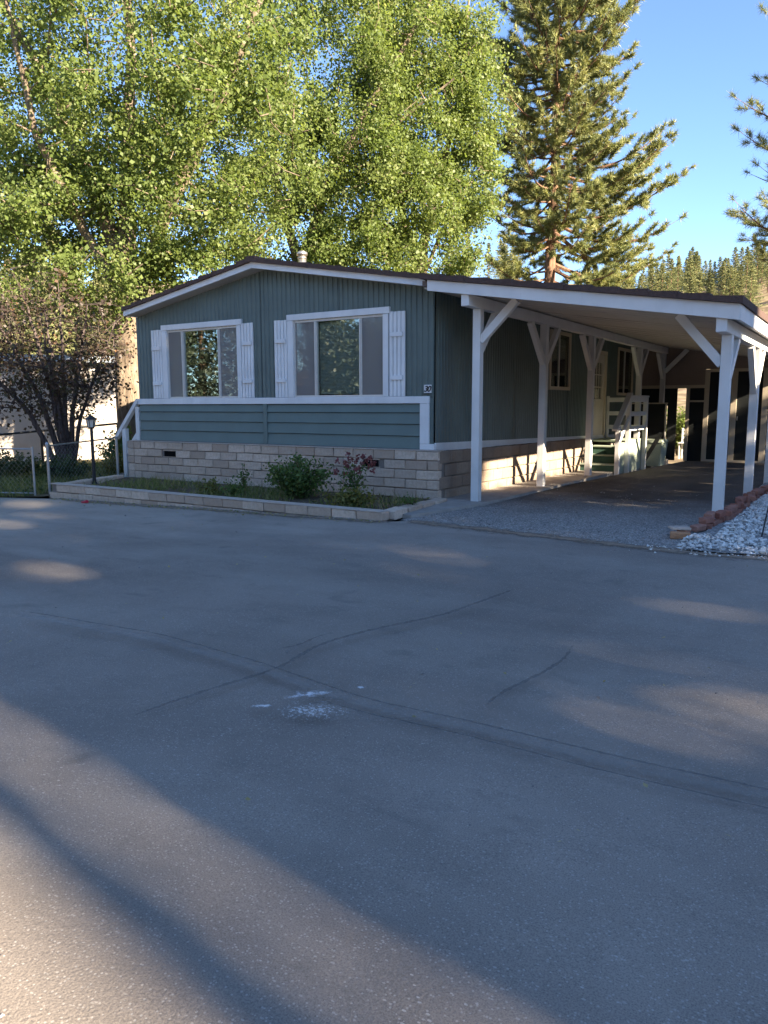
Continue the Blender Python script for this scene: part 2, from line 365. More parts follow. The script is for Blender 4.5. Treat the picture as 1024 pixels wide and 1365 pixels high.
def ribbon(name, mat, pts, width, z, parent=None, cross=4, wob=.0, kind='structure'):
    """flat strip with an 'edge' attribute: 1 on the centre line, 0 at the rim and at the ends"""
    P = []
    for (a, b) in zip(pts[:-1], pts[1:]):
        k = max(2, int(math.hypot(b[0] - a[0], b[1] - a[1]) / .06))
        for i in range(k):
            t = i / k; P.append((a[0] + (b[0] - a[0]) * t, a[1] + (b[1] - a[1]) * t))
    P.append(pts[-1]); P = np.array(P)
    for _ in range(6): P[1:-1] = (P[:-2] + P[1:-1] * 2 + P[2:]) / 4
    P[:, :2] += np.cumsum(rng.normal(0, wob, P.shape), 0)
    T = unit(np.gradient(P, axis=0)); Nn = np.stack([-T[:, 1], T[:, 0]], 1)
    n = len(P); vs = []; ed = []
    for j in range(cross + 1):
        u = j / cross * 2 - 1
        for i in range(n):
            w = width(i / (n - 1)) if callable(width) else width
            p = P[i] + Nn[i] * u * w / 2
            vs.append((p[0], p[1], zroad(p[0], p[1]) + z)); ed.append((1 - abs(u)) * min(1, i / 6, (n - 1 - i) / 6))
    fs = [(j * n + i, j * n + i + 1, (j + 1) * n + i + 1, (j + 1) * n + i) for j in range(cross) for i in range(n - 1)]
    me = bpy.data.meshes.new(name); me.from_pydata(vs, [], fs)
    a = me.attributes.new("edge", 'FLOAT', 'POINT'); a.data.foreach_set("value", np.array(ed, dtype=np.float32))
    me.materials.append(mat); o = link(bpy.data.objects.new(name, me), parent)
    if kind and not parent: o['kind'] = kind
    return o
def splat(name, mat, cx, cy, rx, ry, rot, z, pw=1.0):
    vs = []; ed = []; N, K = 24, 5
    for k in range(K + 1):
        for i in range(N):
            t = 2 * math.pi * i / N; r = k / K; x, y = rx * r * math.cos(t), ry * r * math.sin(t)
            X = cx + x * math.cos(rot) - y * math.sin(rot); Y = cy + x * math.sin(rot) + y * math.cos(rot)
            vs.append((X, Y, zroad(X, Y) + z)); ed.append((1 - r) ** pw)
    fs = [(k * N + i, k * N + (i + 1) % N, (k + 1) * N + (i + 1) % N, (k + 1) * N + i) for k in range(K) for i in range(N)]
    me = bpy.data.meshes.new(name); me.from_pydata(vs, [], fs)
    a = me.attributes.new("edge", 'FLOAT', 'POINT'); a.data.foreach_set("value", np.array(ed, dtype=np.float32))
    me.materials.append(mat); o = link(bpy.data.objects.new(name, me)); o['kind'] = 'structure'; return o

# ------------------------------------------------------------------ ground
def zroad(x, y):
    return .021 * min(0.0, max(x, -40)) + 0.0
def zdrive(y): return -.006 * max(0.0, y)
def sheet(name, mat, outline, zf, off=0.0, skirt=0.0):
    """polygon outline filled on a fine grid-free fan: triangulated by bmesh"""
    bm = bmesh.new(); vs = [bm.verts.new((x, y, 0)) for x, y in outline]; bm.faces.new(vs)
    bmesh.ops.triangulate(bm, faces=bm.faces[:])
    for cut in range(2):
        bmesh.ops.subdivide_edges(bm, edges=[e for e in bm.edges if e.calc_length() > .8], cuts=1, use_grid_fill=False)
        bmesh.ops.triangulate(bm, faces=[f for f in bm.faces if len(f.verts) > 3])
    for v in bm.verts: v.co.z = zf(v.co.x, v.co.y) + off
    bmesh.ops.recalc_face_normals(bm, faces=bm.faces[:])
    for f in bm.faces:
        if f.normal.z < 0: f.normal_flip()
    me = bpy.data.meshes.new(name); bm.to_mesh(me); bm.free(); me.materials.append(mat)
    o = link(bpy.data.objects.new(name, me)); o['kind'] = 'structure'; return o
def wavy(a, b, n, amp):
    out = []
    for i in range(n):
        t = i / n; dx, dy = b[0] - a[0], b[1] - a[1]; L = math.hypot(dx, dy)
        k = random.uniform(-amp, amp) if i else 0
        out.append((a[0] + dx * t - dy / L * k, a[1] + dy * t + dx / L * k))
    return out
# one terrain sheet out to the horizon, hills rising behind
def hill_z(x, y):
    d = math.hypot(x - 5.8, y + 10.5); az = math.degrees(math.atan2(x - 5.8, y + 10.5))
    g = min(1.0, max(0.0, (d - 75) / 150)); g = g * g * (3 - 2 * g)
    crest = 32.5 + 3 * math.sin(az * .3 + 2.5) + 1.5 * math.sin(az * .9)
    if y < 5: g *= max(0.0, min(1, (y + 120) / 125)) * (1 if d > 150 else .6)
    return -.22 + g * crest
vs, fs = [], []
RAD = [0, 3, 6, 9, 12, 16, 20, 26, 34, 44, 60, 75, 90, 105, 120, 140, 160, 180, 200, 225, 260, 320, 450, 700, 1200]; NA = 96
for r in RAD:
    for i in range(NA):
        t = 2 * math.pi * i / NA; x, y = 5.8 + r * math.sin(t), -10.5 + r * math.cos(t); vs.append((x, y, min(hill_z(x, y), zroad(x, y) - .06) if r < 70 else hill_z(x, y)))
for k in range(len(RAD) - 1):
    for i in range(NA):
        fs.append((k * NA + i, (k + 1) * NA + i, (k + 1) * NA + (i + 1) % NA, k * NA + (i + 1) % NA))
me = bpy.data.meshes.new("terrain"); me.from_pydata(vs, [], fs); me.materials.append(M['forestfloor'])
me.polygons.foreach_set("use_smooth", [True] * len(me.polygons))
tag(link(bpy.data.objects.new("terrain", me)), kind='structure')

road_edge = wavy((-6.2, -2.36), (.55, -2.36), 12, .03) + wavy((.55, -2.30), (.84, -1.98), 3, .03) + wavy((.84, -1.98), (4.2, -2.32), 16, .05) + wavy((4.2, -2.32), (7.5, -2.10), 10, .04) + [(40, -1.5), (60, -1.0), (60, -15), (-60, -15), (-60, -4.4), (-8.6, -2.9)]
sheet("road", M['asphalt'], road_edge, zroad)
sheet("verge", M['dirt'], [(-60, -15), (60, -15), (60, -60), (-60, -60)], zroad, -.02)
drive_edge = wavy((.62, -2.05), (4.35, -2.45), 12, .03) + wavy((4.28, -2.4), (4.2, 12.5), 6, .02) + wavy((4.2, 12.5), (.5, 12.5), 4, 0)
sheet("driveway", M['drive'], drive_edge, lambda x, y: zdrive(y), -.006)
sheet("yard_ground", M['yard'], [(-30, -2.9), (-8.6, -2.95), (-6.6, -2.42), (-6.6, 14), (-30, 14)], lambda x, y: zroad(x, y) + .03)
sheet("gravel_ground", M['gravelbed'], wavy((4.22, -2.36), (7.5, -2.14), 10, .04) + [(30, -1.8), (30, 14), (4.0, 14)], lambda x, y: .02 + .0 * y)
# concrete walk beside the house
walk = thing("concrete_walk", "narrow concrete walk along the block skirt under the carport", "walkway"); walk['kind'] = 'structure'
_wy = [-1.82, 0.0, 1.6, 3.2, 4.8, 6.4, 9.0, 12.0]
for i, (a, b) in enumerate(zip(_wy[:-1], _wy[1:])):
    xl0 = .52 if a < -1 else .10; xl1 = .22 if a < -1 else .10
    xr0 = .66 if a < -1 else .93; za, zb = zdrive(a) + .035, zdrive(b) + .035
    MB().hexa([(xl0, a + .008, -.2), (xr0, a + .008, -.2), (.95, b - .008, -.2), (xl1, b - .008, -.2), (xl0, a + .008, za), (xr0, a + .008, za), (.95, b - .008, zb), (xl1, b - .008, zb)]).build("concrete_slab", M['concrete'], walk)

# seams, cracks, spills on the road
def seam(pts, w, mat='tar', z=.004, name="tar_seam"): return ribbon(name, M[mat], pts, w, z, wob=.0012)
seam([(3.415, -4.64), (3.27, -5.81), (3.02, -6.40), (2.92, -6.84), (3.005, -7.275), (2.95, -7.5), (2.885, -7.82), (2.81, -8.365)], lambda t: .075 * (1 - .55 * abs(t - .4)))
seam([(4.255, -5.82), (4.33, -6.25), (4.302, -6.60), (4.22, -7.0), (4.239, -7.366)], lambda t: .05)
seam([(3.02, -6.42), (2.80, -6.60), (2.86, -6.95), (2.62, -7.2)], lambda t: .04)
seam([(.478, -7.44), (1.915, -7.287), (2.88, -7.355), (3.70, -7.49), (4.26, -7.452), (4.9, -7.454), (5.53, -7.42), (7.0, -7.3)], .17, 'worn', .004, "asphalt_ridge")
seam([(.478, -7.37), (1.915, -7.21), (2.88, -7.28), (3.70, -7.42), (4.26, -7.382), (4.9, -7.384), (5.53, -7.35), (7.0, -7.23)], .032, 'tar', .008)
seam([(3.3, -7.52), (3.7, -7.575), (4.26, -7.535), (4.9, -7.535), (5.53, -7.505), (7.0, -7.4)], .026, 'tar', .008)
splat("paint_spill", M['spill'], 3.30, -7.78, .085, .035, .5, .012)
ribbon("paint_smear", M['spill_arc'], [(3.34, -7.68), (3.345, -7.60), (3.40, -7.52), (3.48, -7.45), (3.57, -7.42)], .11, .012)
splat("paint_spill", M['spill'], 3.58, -7.31, .04, .03, .3, .012)
ribbon("paint_smear", M['spill_arc'], [(3.46, -7.60), (3.53, -7.58), (3.60, -7.56)], .03, .012)
splat("paint_spatter", M['spill_dots'], 3.56, -7.70, .44, .26, .5, .014, .6)
# dusty fringes where the road meets planter and driveway
ribbon("dirt_fringe", M['dust'], [(-6.0, -2.46), (-3, -2.44), (.4, -2.42), (.8, -2.15)], .42, .006)
ribbon("dirt_fringe", M['dust'], [(.6, -2.1), (2.2, -2.25), (4.3, -2.45), (5.6, -2.32)], .60, .006)

n = 1500
pts = np.stack([rng.uniform(-4, 8, n), rng.uniform(-10, -2.5, n), np.zeros(n)], 1); pts[:, 2] = [zroad(p[0], p[1]) + .002 for p in pts]
soup("road_grit", M['chip'], octa_stones(pts, rng.gamma(2, .0016, n)), 3, np.repeat(rng.beta(1.4, 2.6, n), 8))['kind'] = 'stuff'
n = 4200
yy = -2.3 + rng.gamma(1.3, 1.1, n); pts = np.stack([rng.uniform(.75, 4.15, n), yy, np.zeros(n)], 1); pts = pts[pts[:, 1] < 7]
pts[:, 2] = [zdrive(p[1]) + .001 for p in pts]
soup("driveway_pebbles", M['chip'], octa_stones(pts, rng.gamma(4, .0015, len(pts)) + .002), 3, np.repeat(rng.beta(1.8, 1.8, len(pts)), 8))['kind'] = 'stuff'
n = 18500
pts = np.stack([rng.uniform(4.12, 7.4, n), rng.uniform(-2.36, 4.6, n), rng.uniform(.015, .055, n)], 1)
pts = pts[(pts[:, 1] > -2.33 + .17 * (pts[:, 0] - 4.2) * .5 - .04 * rng.random(n)) & ~(((pts[:, 0] - 4.95) / .22) ** 2 + ((pts[:, 1] + 1.2) / .22) ** 2 < 1) & ((pts[:, 0] > 4.36) | (pts[:, 1] < -1.45))]
soup("white_gravel", M['stone'], octa_stones(pts, rng.gamma(6, .0028, len(pts)) + .005, .75), 3, np.repeat(rng.beta(2.6, 1.5, len(pts)), 8))['kind'] = 'stuff'

# ------------------------------------------------------------------ mobile home
WD, LEN = 6.78, 12.0
home = thing("mobile_home", "single storey teal green mobile home with white window trim and block skirt", "house")
RIDGE_X, RIDGE_Z, EAVE_L, EAVE_R = -3.39, 3.815, 3.22, 3.235       # underside of the fascia
def zsoff(x): return RIDGE_Z - (RIDGE_Z - EAVE_L) / (RIDGE_X + 6.72) * (RIDGE_X - x) if x < RIDGE_X else RIDGE_Z - (RIDGE_Z - EAVE_R) / (.01 - RIDGE_X) * (x - RIDGE_X)
def profile(a, b, pitch=.1, d=.013):
    out = []; k = 0; x = a
    while x < b - 1e-6:
        for f, h in ((0, 0), (.58, 0), (.68, -d), (.90, -d)):
            if x + f * pitch < b: out.append((x + f * pitch, h))
        x += pitch
    out.append((b, 0)); return out
def corrugated(name, a, b, zb, zt, place, openings, mat, parent):
    prof = profile(a, b)
    xs = dict(prof)
    for (o0, o1, _, _) in openings:
        for o in (o0, o1):
            if a < o < b:
                lo = [p for p in prof if p[0] <= o][-1]; prof.append((o, lo[1]))
    prof = sorted(set(prof)); m = MB()
    for (x0, h0), (x1, h1) in zip(prof[:-1], prof[1:]):
        if x1 - x0 < 1e-5: continue
        xm = (x0 + x1) / 2; spans = [(None, None)]
        for (o0, o1, z0, z1) in openings:
            if o0 < xm < o1: spans = [(None, z0), (z1, None)]
        for s0, s1 in spans:
            b0, b1 = (zb(x0), zb(x1)) if s0 is None else (s0, s0); t0, t1 = (zt(x0), zt(x1)) if s1 is None else (s1, s1)
            m.add([place(x0, h0, b0), place(x1, h1, b1), place(x1, h1, t1), place(x0, h0, t0)], [(0, 1, 2, 3)])
    return m.build(name, mat, parent)
W1 = (-5.90, -4.06, 1.655, 2.92); W2 = (-2.755, -.92, 1.655, 2.92)
O1 = (-5.90, -4.06, 1.601, 2.92); O2 = (-2.755, -.92, 1.601, 2.92)
fplace = lambda x, h, z: (x, -.0 - h * 1.0 - .013, z) if False else (x, -h * -1 * 1.0 - .0, z)
for a, b in ((-WD, -3.495), (-3.485, -1.79), (-1.784, 0.0)):
    corrugated("siding_panel", a, b, lambda x: 1.60, lambda x: zsoff(x) + .02, lambda x, h, z: (x, -h - .0 if False else -(h + .013), z), [O1, O2], M['teal'], home)
MB().add([(-3.50, -.004, 1.6), (-3.48, -.004, 1.6), (-3.48, -.004, 3.80), (-3.50, -.004, 3.80)], [(0, 1, 2, 3)]).build("panel_seam", M['black'], home)
strim = lambda y: .90 - .0195 * y                        # top of the low white trim on the long side
SWIN = (4.95, 6.08, 1.87, 2.96); SWIN2 = (9.95, 11.3, 1.80, 2.90); SDOOR = (7.78, 8.78, .70, 2.70)
edges = [0.0, 1.55, 3.1, 4.65, 6.4, 7.70, 8.86, 9.9, 11.4, 12.0]
for a, b in zip(edges[:-1], edges[1:]):
    corrugated("siding_panel", a + .002, b - .002, lambda y: strim(y) - .02, lambda y: 3.28, lambda y, h, z: (h + .013, y, z), [SWIN, SWIN2, SDOOR], M['teal'], home)
# plain walls at the back and left, floor
MB().add([(-WD, 0, .7), (-WD, LEN, .7), (-WD, LEN, 3.24), (-WD, 0, 3.24)], [(0, 1, 2, 3)]).build("left_wall", M['teal'], home)
MB().add([(-WD, LEN, .7), (0, LEN, .7), (0, LEN, 3.25), (RIDGE_X, LEN, 3.8), (-WD, LEN, 3.24)], [(0, 1, 2, 3, 4)]).build("rear_wall", M['teal'], home)
MB().add([(-WD, 0.02, .75), (0, .02, .75), (0, LEN, .75), (-WD, LEN, .75)], [(0, 1, 2, 3)]).build("floor", M['room'], home)
# lap boards under the windows
for (x0, x1) in ((-WD, -3.472), (-3.384, -.236)):
    for z0, z1 in ((.80, 1.003), (1.003, 1.19), (1.19, 1.371), (1.371, 1.512)):
        MB().hexa([(x0, -.036, z0), (x1, -.036, z0), (x1, .0, z0), (x0, .0, z0), (x0, -.008, z1 - .009), (x1, -.008, z1 - .009), (x1, .004, z1 - .009), (x0, .004, z1 - .009)]).build("lap_board", M['teal_lap'], home)
box("corner_board", M['teal_lap'], home, -3.472, -3.384, -.045, .0, .80, 1.512, .004)
corrugated("siding_panel", -.076, 0.0, lambda x: .80, lambda x: 1.62, lambda x, h, z: (x, -(h + .013), z), [], M['teal'], home)
# trims
box("trim_board", M['white_smooth'], home, -WD - .03, -.072, -.05, .003, 1.512, 1.622, .004)
box("trim_board", M['white_smooth'], home, -.236, -.074, -.048, .003, .885, 1.510, .004)
box("trim_board", M['white_smooth'], home, -.236, .018, -.046, .003, .79, .883, .004)
MB().hexa([(.004, 0.0, .775), (.03, 0.0, .775), (.03, 12, strim(12) - .12), (.004, 12, strim(12) - .12), (.004, 0.0, strim(0)), (.03, 0.0, strim(0)), (.03, 12, strim(12)), (.004, 12, strim(12))]).build("trim_board", M['white_smooth'], home)

def room_box(parent, x0, x1, z0, z1, depth, axis):
    m = MB()
    if axis == 'y':
        a = [(x0 - .3, .07, z0 - .3), (x1 + .3, .07, z0 - .3), (x1 + .3, .07, z1 + .2), (x0 - .3, .07, z1 + .2)]; b = [(x, depth, z) for x, _, z in a]
    else:
        a = [(-.07, x0 - .3, z0 - .3), (-.07, x1 + .3, z0 - .3), (-.07, x1 + .3, z1 + .2), (-.07, x0 - .3, z1 + .2)]; b = [(-depth, y, z) for _, y, z in a]
    m.add(a + b, [(4, 5, 6, 7), (0, 1, 5, 4), (1, 2, 6, 5), (2, 3, 7, 6), (3, 0, 4, 7)])
    return m.build("room_interior", M['room'], parent)
def front_window(x0, x1, z0, z1, mx, full_blind):
    w = bpy.data.objects.new("window", None); w.location = (0, 0, 0); link(w, home)
    box("head_trim", M['white_smooth'], w, x0 - .13, x1 + .125, -.055, .003, z1 + .003, z1 + .105, .004)
    box("side_trim", M['white_smooth'], w, x0 - .125, x0, -.048, .003, 1.624, z1, .004)
    box("side_trim", M['white_smooth'], w, x1, x1 + .10, -.048, .003, 1.624, z1, .004)
    e = .035; fr = MB()
    fr.box(x0, x1, -.012, .05, z0 - .04, z0); fr.box(x0, x1, -.012, .05, z1 - e, z1 - .001); fr.box(x0 + .001, x0 + e * .7, -.011, .05, z0, z1 - e); fr.box(x1 - e * .7, x1 - .001, -.011, .05, z0, z1 - e)
    fr.build("frame", M['alu'], w)
    for m_ in mx:
        MB().box(m_ - .022, m_ - .001, -.022, .045, z0, z1 - e).box(m_ + .001, m_ + .022, -.012, .045, z0, z1 - e).build("mullion", M['alu'], w)
    xs = [x0 + e * .7, mx[0] - .022, mx[0] + .022, mx[1] - .022, mx[1] + .022, x1 - e * .7]
    for k in range(3):
        a, b = xs[2 * k], xs[2 * k + 1]; yy = .02 if k == 1 else .012
        MB().box(a, b, yy, yy + .004, z0, z1 - e).build("pane", M['glass'], w)
        if k != 1:
            MB().add([(a, .002, z0), (b, .002, z0), (b, .002, z1 - e), (a, .002, z1 - e)], [(0, 1, 2, 3)]).build("insect_screen", M['screen'], w)
        if full_blind or k != 1:
            m = MB(); z = z0 + .02
            while z < z1 - .05:
                m.add([(a + .01, .062, z), (b - .01, .062, z), (b - .01, .070, z + .020), (a + .01, .070, z + .020)], [(0, 1, 2, 3)]); z += .0235
            m.build("blind", M['blind'], w)
    room_box(w, x0, x1, z0, z1, 1.6, 'y')
    return w
front_window(*W1, (-5.49, -4.535), False); front_window(*W2, (-2.29, -1.37), True)
def shutter(x0, x1, z0, z1):
    s = bpy.data.objects.new("shutter", None); link(s, home)
    k = 4; w = (x1 - x0) / k
    for i in range(k):
        box("shutter_board", M['white_smooth'], s, x0 + i * w + .0048, x0 + (i + 1) * w - .0048, -.042, -.014, z0, z1 + random.uniform(-.004, .004), .004)
    MB().add([(x0 + .01, -.0135, z0), (x1 - .01, -.0135, z0), (x1 - .01, -.0135, z1 - .01), (x0 + .01, -.0135, z1 - .01)], [(0, 1, 2, 3)]).build("backing", M['teal_lap'], s)
    for f in (.22, .73):
        zz = z0 + (z1 - z0) * f; box("batten", M['white_smooth'], s, x0 + .03, x1 - .03, -.070, -.0425, zz - .034, zz + .034, .004)
for a, b in ((-6.33, -6.035), (-3.955, -3.67), (-3.18, -2.888), (-.805, -.51)): shutter(a, b, 1.626, 2.945)

# long side window, rear side window, door
def side_window(y0, y1, z0, z1):
    w = bpy.data.objects.new("window", None); link(w, home)
    t = MB(); q = .07
    t.box(.004, .045, y0 - q, y1 + q, z1, z1 + q); t.box(.004, .045, y0 - q, y1 + q, z0 - q, z0); t.box(.004, .044, y0 - q, y0, z0 + .001, z1 - .001); t.box(.004, .044, y1, y1 + q, z0 + .001, z1 - .001)
    t.build("frame", M['cream'], w)
    MB().box(-.012, -.006, y0, y1, z0, z1).build("pane", M['glass'], w)
    MB().box(-.02, .01, (y0 + y1) / 2 - .02, (y0 + y1) / 2 + .02, z0, z1).build("mullion", M['alu'], w)
    room_box(w, y0, y1, z0, z1, 1.2, 'x')
side_window(*SWIN); side_window(*SWIN2)
door = bpy.data.objects.new("door", None); link(door, home)
d0, d1, dz0, dz1 = SDOOR
_m = MB(); _m.box(.004, .05, d0 - .09, d0, dz0 - .02, dz1 + .09); _m.box(.004, .05, d1, d1 + .09, dz0 - .02, dz1 + .09); _m.box(.004, .049, d0 + .001, d1 - .001, dz1, dz1 + .09)
_m.build("door_frame", M['cream'], door)
_l0, _l1, _lz0, _lz1 = d0 + .2, d1 - .2, 1.62, 2.5
_m = MB(); _m.box(-.03, .012, d0 + .003, _l0, dz0, dz1 - .003); _m.box(-.03, .012, _l1, d1 - .003, dz0, dz1 - .003); _m.box(-.03, .011, _l0 + .001, _l1 - .001, dz0, _lz0); _m.box(-.03, .011, _l0 + .001, _l1 - .001, _lz1, dz1 - .003)
_m.build("door_leaf", M['door_paint'], door)
MB().box(-.024, -.018, _l0, _l1, _lz0, _lz1).build("pane", M['glass'], door)
_m = MB()
for k in (1, 2):
    yk = _l0 + (_l1 - _l0) * k / 3; _m.box(-.016, .008, yk - .012, yk + .012, _lz0, _lz1); zk = _lz0 + (_lz1 - _lz0) * k / 3; _m.box(-.015, .007, _l0, _l1, zk - .012, zk + .012)
_m.build("glazing_bar", M['door_paint'], door)
MB().tube((.012, d0 + .08, 1.62 - .1), (.07, d0 + .08, 1.52), .02, .03, 10).build("door_handle", M['alu'], door)
room_box(door, d0, d1, dz0 + .4, dz1, .8, 'x')

# skirt of blocks
skirt = bpy.data.objects.new("block_skirt", None); link(skirt, home)
PR = .165; SK = .79; CH = .1505
fb_meshes = [rough_box_mesh("brick", M['block'], .392, .12, CH - .012, .005, k) for k in range(5)]
fh_meshes = [rough_box_mesh("brick", M['block'], .19, .12, CH - .012, .005, 20 + k) for k in range(3)]
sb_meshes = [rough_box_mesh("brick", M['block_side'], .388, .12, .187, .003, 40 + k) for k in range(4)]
MB().box(-WD - PR + .03, PR - .03, -PR + .03, -.0, -.5, SK - .03).box(PR - .25, PR - .03, 0.001, 12.0, -.5, .62).build("mortar_core", M['mortar'], skirt)
def put(me, x, y, z, rz, parent, name="brick"):
    o = bpy.data.objects.new(name, me); o.location = (x, y, z); o.rotation_euler = (0, 0, rz); link(o, parent); return o
vents = {(-5.79, 1), (-1.12, 1)}
for c in range(7):
    zc = SK - .012 - CH * (c + .5)
    x = PR - (.0 if c % 2 == 0 else 0.0); first = c % 2 == 1
    xr = PR
    while xr > -WD - PR + .05:
        w = .2 if (first) else .4
        first = False
        if xr - w < -WD - PR: w = .2
        xc = xr - w / 2; xr -= w
        zg = zroad(xc, -2.3)
        if zc + CH / 2 < zg - .05: continue
        if c == 1 and (abs(xc + 5.79) < .2 or abs(xc + 1.12) < .2) and w > .3:
            continue
        put(random.choice(fb_meshes if w > .3 else fh_meshes), xc, -PR + .06 + random.uniform(-.004, .004), zc + random.uniform(-.002, .002), random.uniform(-.006, .006), skirt)
for xc in (-5.79, -1.12):
    MB().box(xc - .17, xc + .17, -.152, -.134, .497, .607).build("vent_dark", M['void'], skirt); MB().box(xc - .2, xc + .2, -.15, -.133, .485, .4965).box(xc - .2, xc + .2, -.15, -.133, .6075, .628).build("mortar", M['block'], skirt)  # black box stands in for the dark of the open vent hole
MB().box(-WD - PR - .005, PR + .005, -PR - .006, .0, SK - .012, SK + .004).build("mortar_cap", M['cap'], skirt)
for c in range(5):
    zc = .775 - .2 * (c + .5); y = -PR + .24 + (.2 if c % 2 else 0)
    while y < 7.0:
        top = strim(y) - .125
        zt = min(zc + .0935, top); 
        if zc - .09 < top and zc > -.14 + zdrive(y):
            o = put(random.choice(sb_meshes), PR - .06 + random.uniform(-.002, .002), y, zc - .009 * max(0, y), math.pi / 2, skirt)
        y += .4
# roof
roof = bpy.data.objects.new("roof", None); link(roof, home)
YF, YB = -.34, 12.25
def roof_slab(name, mat, xa, xb, t0, t1, y0, y1, par):
    return MB().hexa([(xa, y0, zsoff(xa) + t0), (xb, y0, zsoff(xb) + t0), (xb, y1, zsoff(xb) + t0), (xa, y1, zsoff(xa) + t0), (xa, y0, zsoff(xa) + t1), (xb, y0, zsoff(xb) + t1), (xb, y1, zsoff(xb) + t1), (xa, y1, zsoff(xa) + t1)]).build(name, mat, par)
for xa, xb in ((-6.72, RIDGE_X - .001), (RIDGE_X + .001, .01)):
    roof_slab("fascia_board", M['white_smooth'], xa, xb, 0, .106, YF, YF + .035, roof)
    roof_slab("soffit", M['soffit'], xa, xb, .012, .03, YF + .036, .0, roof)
    roof_slab("roof_deck", M['brown_roof'], xa, xb, .06, .106, YF + .04, YB, roof)
    # shingle courses up the slope
    n = 11
    for k in range(n):
        t0, t1 = k / n, (k + 1) / n
        lo, hi = (xa - .03, RIDGE_X) if xa < RIDGE_X - 1 else (xb + .03, RIDGE_X)
        p, q = lo + (hi - lo) * t0, lo + (hi - lo) * t1
        a, b = min(p, q), max(p, q)
        hl, hh = (.175, .150) if lo < hi else (.150, .175)
        za = lambda x: (zsoff(max(-6.72, min(.01, x))))
        ja = YF - .05 + random.uniform(-.015, .012)
        MB().hexa([(a, ja, za(a) + .094), (b, ja, za(b) + .094), (b, YB, za(b) + .108), (a, YB, za(a) + .108), (a, ja, za(a) + hl), (b, ja, za(b) + hh), (b, YB, za(b) + hh), (a, YB, za(a) + hl)]).build("shingle_course", M['shingle'], roof)
MB().hexa([(RIDGE_X - .12, YF - .035, RIDGE_Z + .10), (RIDGE_X + .12, YF - .035, RIDGE_Z + .10), (RIDGE_X + .12, YB, RIDGE_Z + .10), (RIDGE_X - .12, YB, RIDGE_Z + .10), (RIDGE_X - .1, YF - .035, RIDGE_Z + .19), (RIDGE_X + .1, YF - .035, RIDGE_Z + .19), (RIDGE_X + .1, YB, RIDGE_Z + .19), (RIDGE_X - .1, YB, RIDGE_Z + .19)]).build("ridge_cap", M['shingle'], roof)
for xx, zz in ((-6.72, EAVE_L),):
    box("fascia_board", M['white_smooth'], roof, -6.742, -6.722, YF, YB, zz, zz + .1)
# stove pipe
px, py = -4.62, 2.6
pipe = MB(); zb_ = zsoff(px) + .1
pipe.tube((px, py, zb_), (px, py, zb_ + .9), .088, .088, 20); pipe.tube((px, py, zb_ + .12), (px, py, zb_ + .15), .095, .095, 20); pipe.tube((px, py, zb_ + .84), (px, py, zb_ + .87), .095, .095, 20)
pipe.tube((px, py, zb_ + .91), (px, py, zb_ + .97), .115, .115, 20); pipe.tube((px, py, zb_ + .97), (px, py, zb_ + 1.0), .115, .05, 20)
pipe.build("stove_pipe", M['pipe'], home, True)
# number plate
plate = box("number_plate", M['white_smooth'], home, -.172, -.042, -.032, -.016, 1.672, 1.798, .003)
fc = bpy.data.curves.new("digits", 'FONT'); fc.body = "30"; fc.size = .125; fc.shear = .3; fc.align_x = 'CENTER'; fc.extrude = .002; fc.offset = .0035; fc.space_character = .88
fo = bpy.data.objects.new("digits_text", fc); C.objects.link(fo); bpy.context.view_layer.update()
dme = bpy.data.meshes.new_from_object(fo.evaluated_get(bpy.context.evaluated_depsgraph_get())); bpy.data.objects.remove(fo)
dme.materials.clear(); dme.materials.append(M['black'])
do = bpy.data.objects.new("digits", dme); do.location = (-.112, -.0355, 1.693); do.rotation_euler = (math.pi / 2, 0, 0); link(do, plate)
box("plate_rail", M['black'], home, -.20, -.03, -.03, -.014, 1.655, 1.662)

# ------------------------------------------------------------------ carport
cp = thing("carport", "white timber carport with sloping shingled roof attached to the teal home", "carport")
CY = -.50
def zc_(x): return 3.138 - .156 * (x - .144)        # underside of the fascia
X0, X1, CB = .05, 4.35, 12.2
def cslab(name, mat, xa, xb, t0, t1, y0, y1): return MB().hexa([(xa, y0, zc_(xa) + t0), (xb, y0, zc_(xb) + t0), (xb, y1, zc_(xb) + t0), (xa, y1, zc_(xa) + t0), (xa, y0, zc_(xa) + t1), (xb, y0, zc_(xb) + t1), (xb, y1, zc_(xb) + t1), (xa, y1, zc_(xa) + t1)]).build(name, mat, cp)
MB().hexa([(.14, CY, zc_(.14)), (X1, CY, zc_(X1) - .01), (X1, CY + .04, zc_(X1) - .01), (.14, CY + .04, zc_(.14)), (.14, CY, zc_(.14) + .15), (X1, CY, zc_(X1) + .172), (X1, CY + .04, zc_(X1) + .172), (.14, CY + .04, zc_(.14) + .15)]).build("fascia_board", M['white'], cp)
MB().hexa([(X1 - .04, CY + .042, zc_(X1) - .008), (X1 + .002, CY + .042, zc_(X1) - .008), (X1 + .002, CB, zc_(X1) - .008), (X1 - .04, CB, zc_(X1) - .008), (X1 - .04, CY + .042, zc_(X1) + .17), (X1 + .002, CY + .042, zc_(X1) + .17), (X1 + .002, CB, zc_(X1) + .17), (X1 - .04, CB, zc_(X1) + .17)]).build("fascia_board", M['white'], cp)
nb = 36; y = CY + .045; dy = (CB - y) / nb
sbm = MB().hexa([(.06, .02, zc_(.06) + .03), (X1 - .045, .02, zc_(X1 - .045) + .03), (X1 - .045, dy - .02, zc_(X1 - .045) + .03), (.06, dy - .02, zc_(.06) + .03), (.06, .012, zc_(.06) + .05), (X1 - .045, .012, zc_(X1 - .045) + .05), (X1 - .045, dy - .012, zc_(X1 - .045) + .05), (.06, dy - .012, zc_(.06) + .05)]).mesh("soffit_board", M['soffit'])
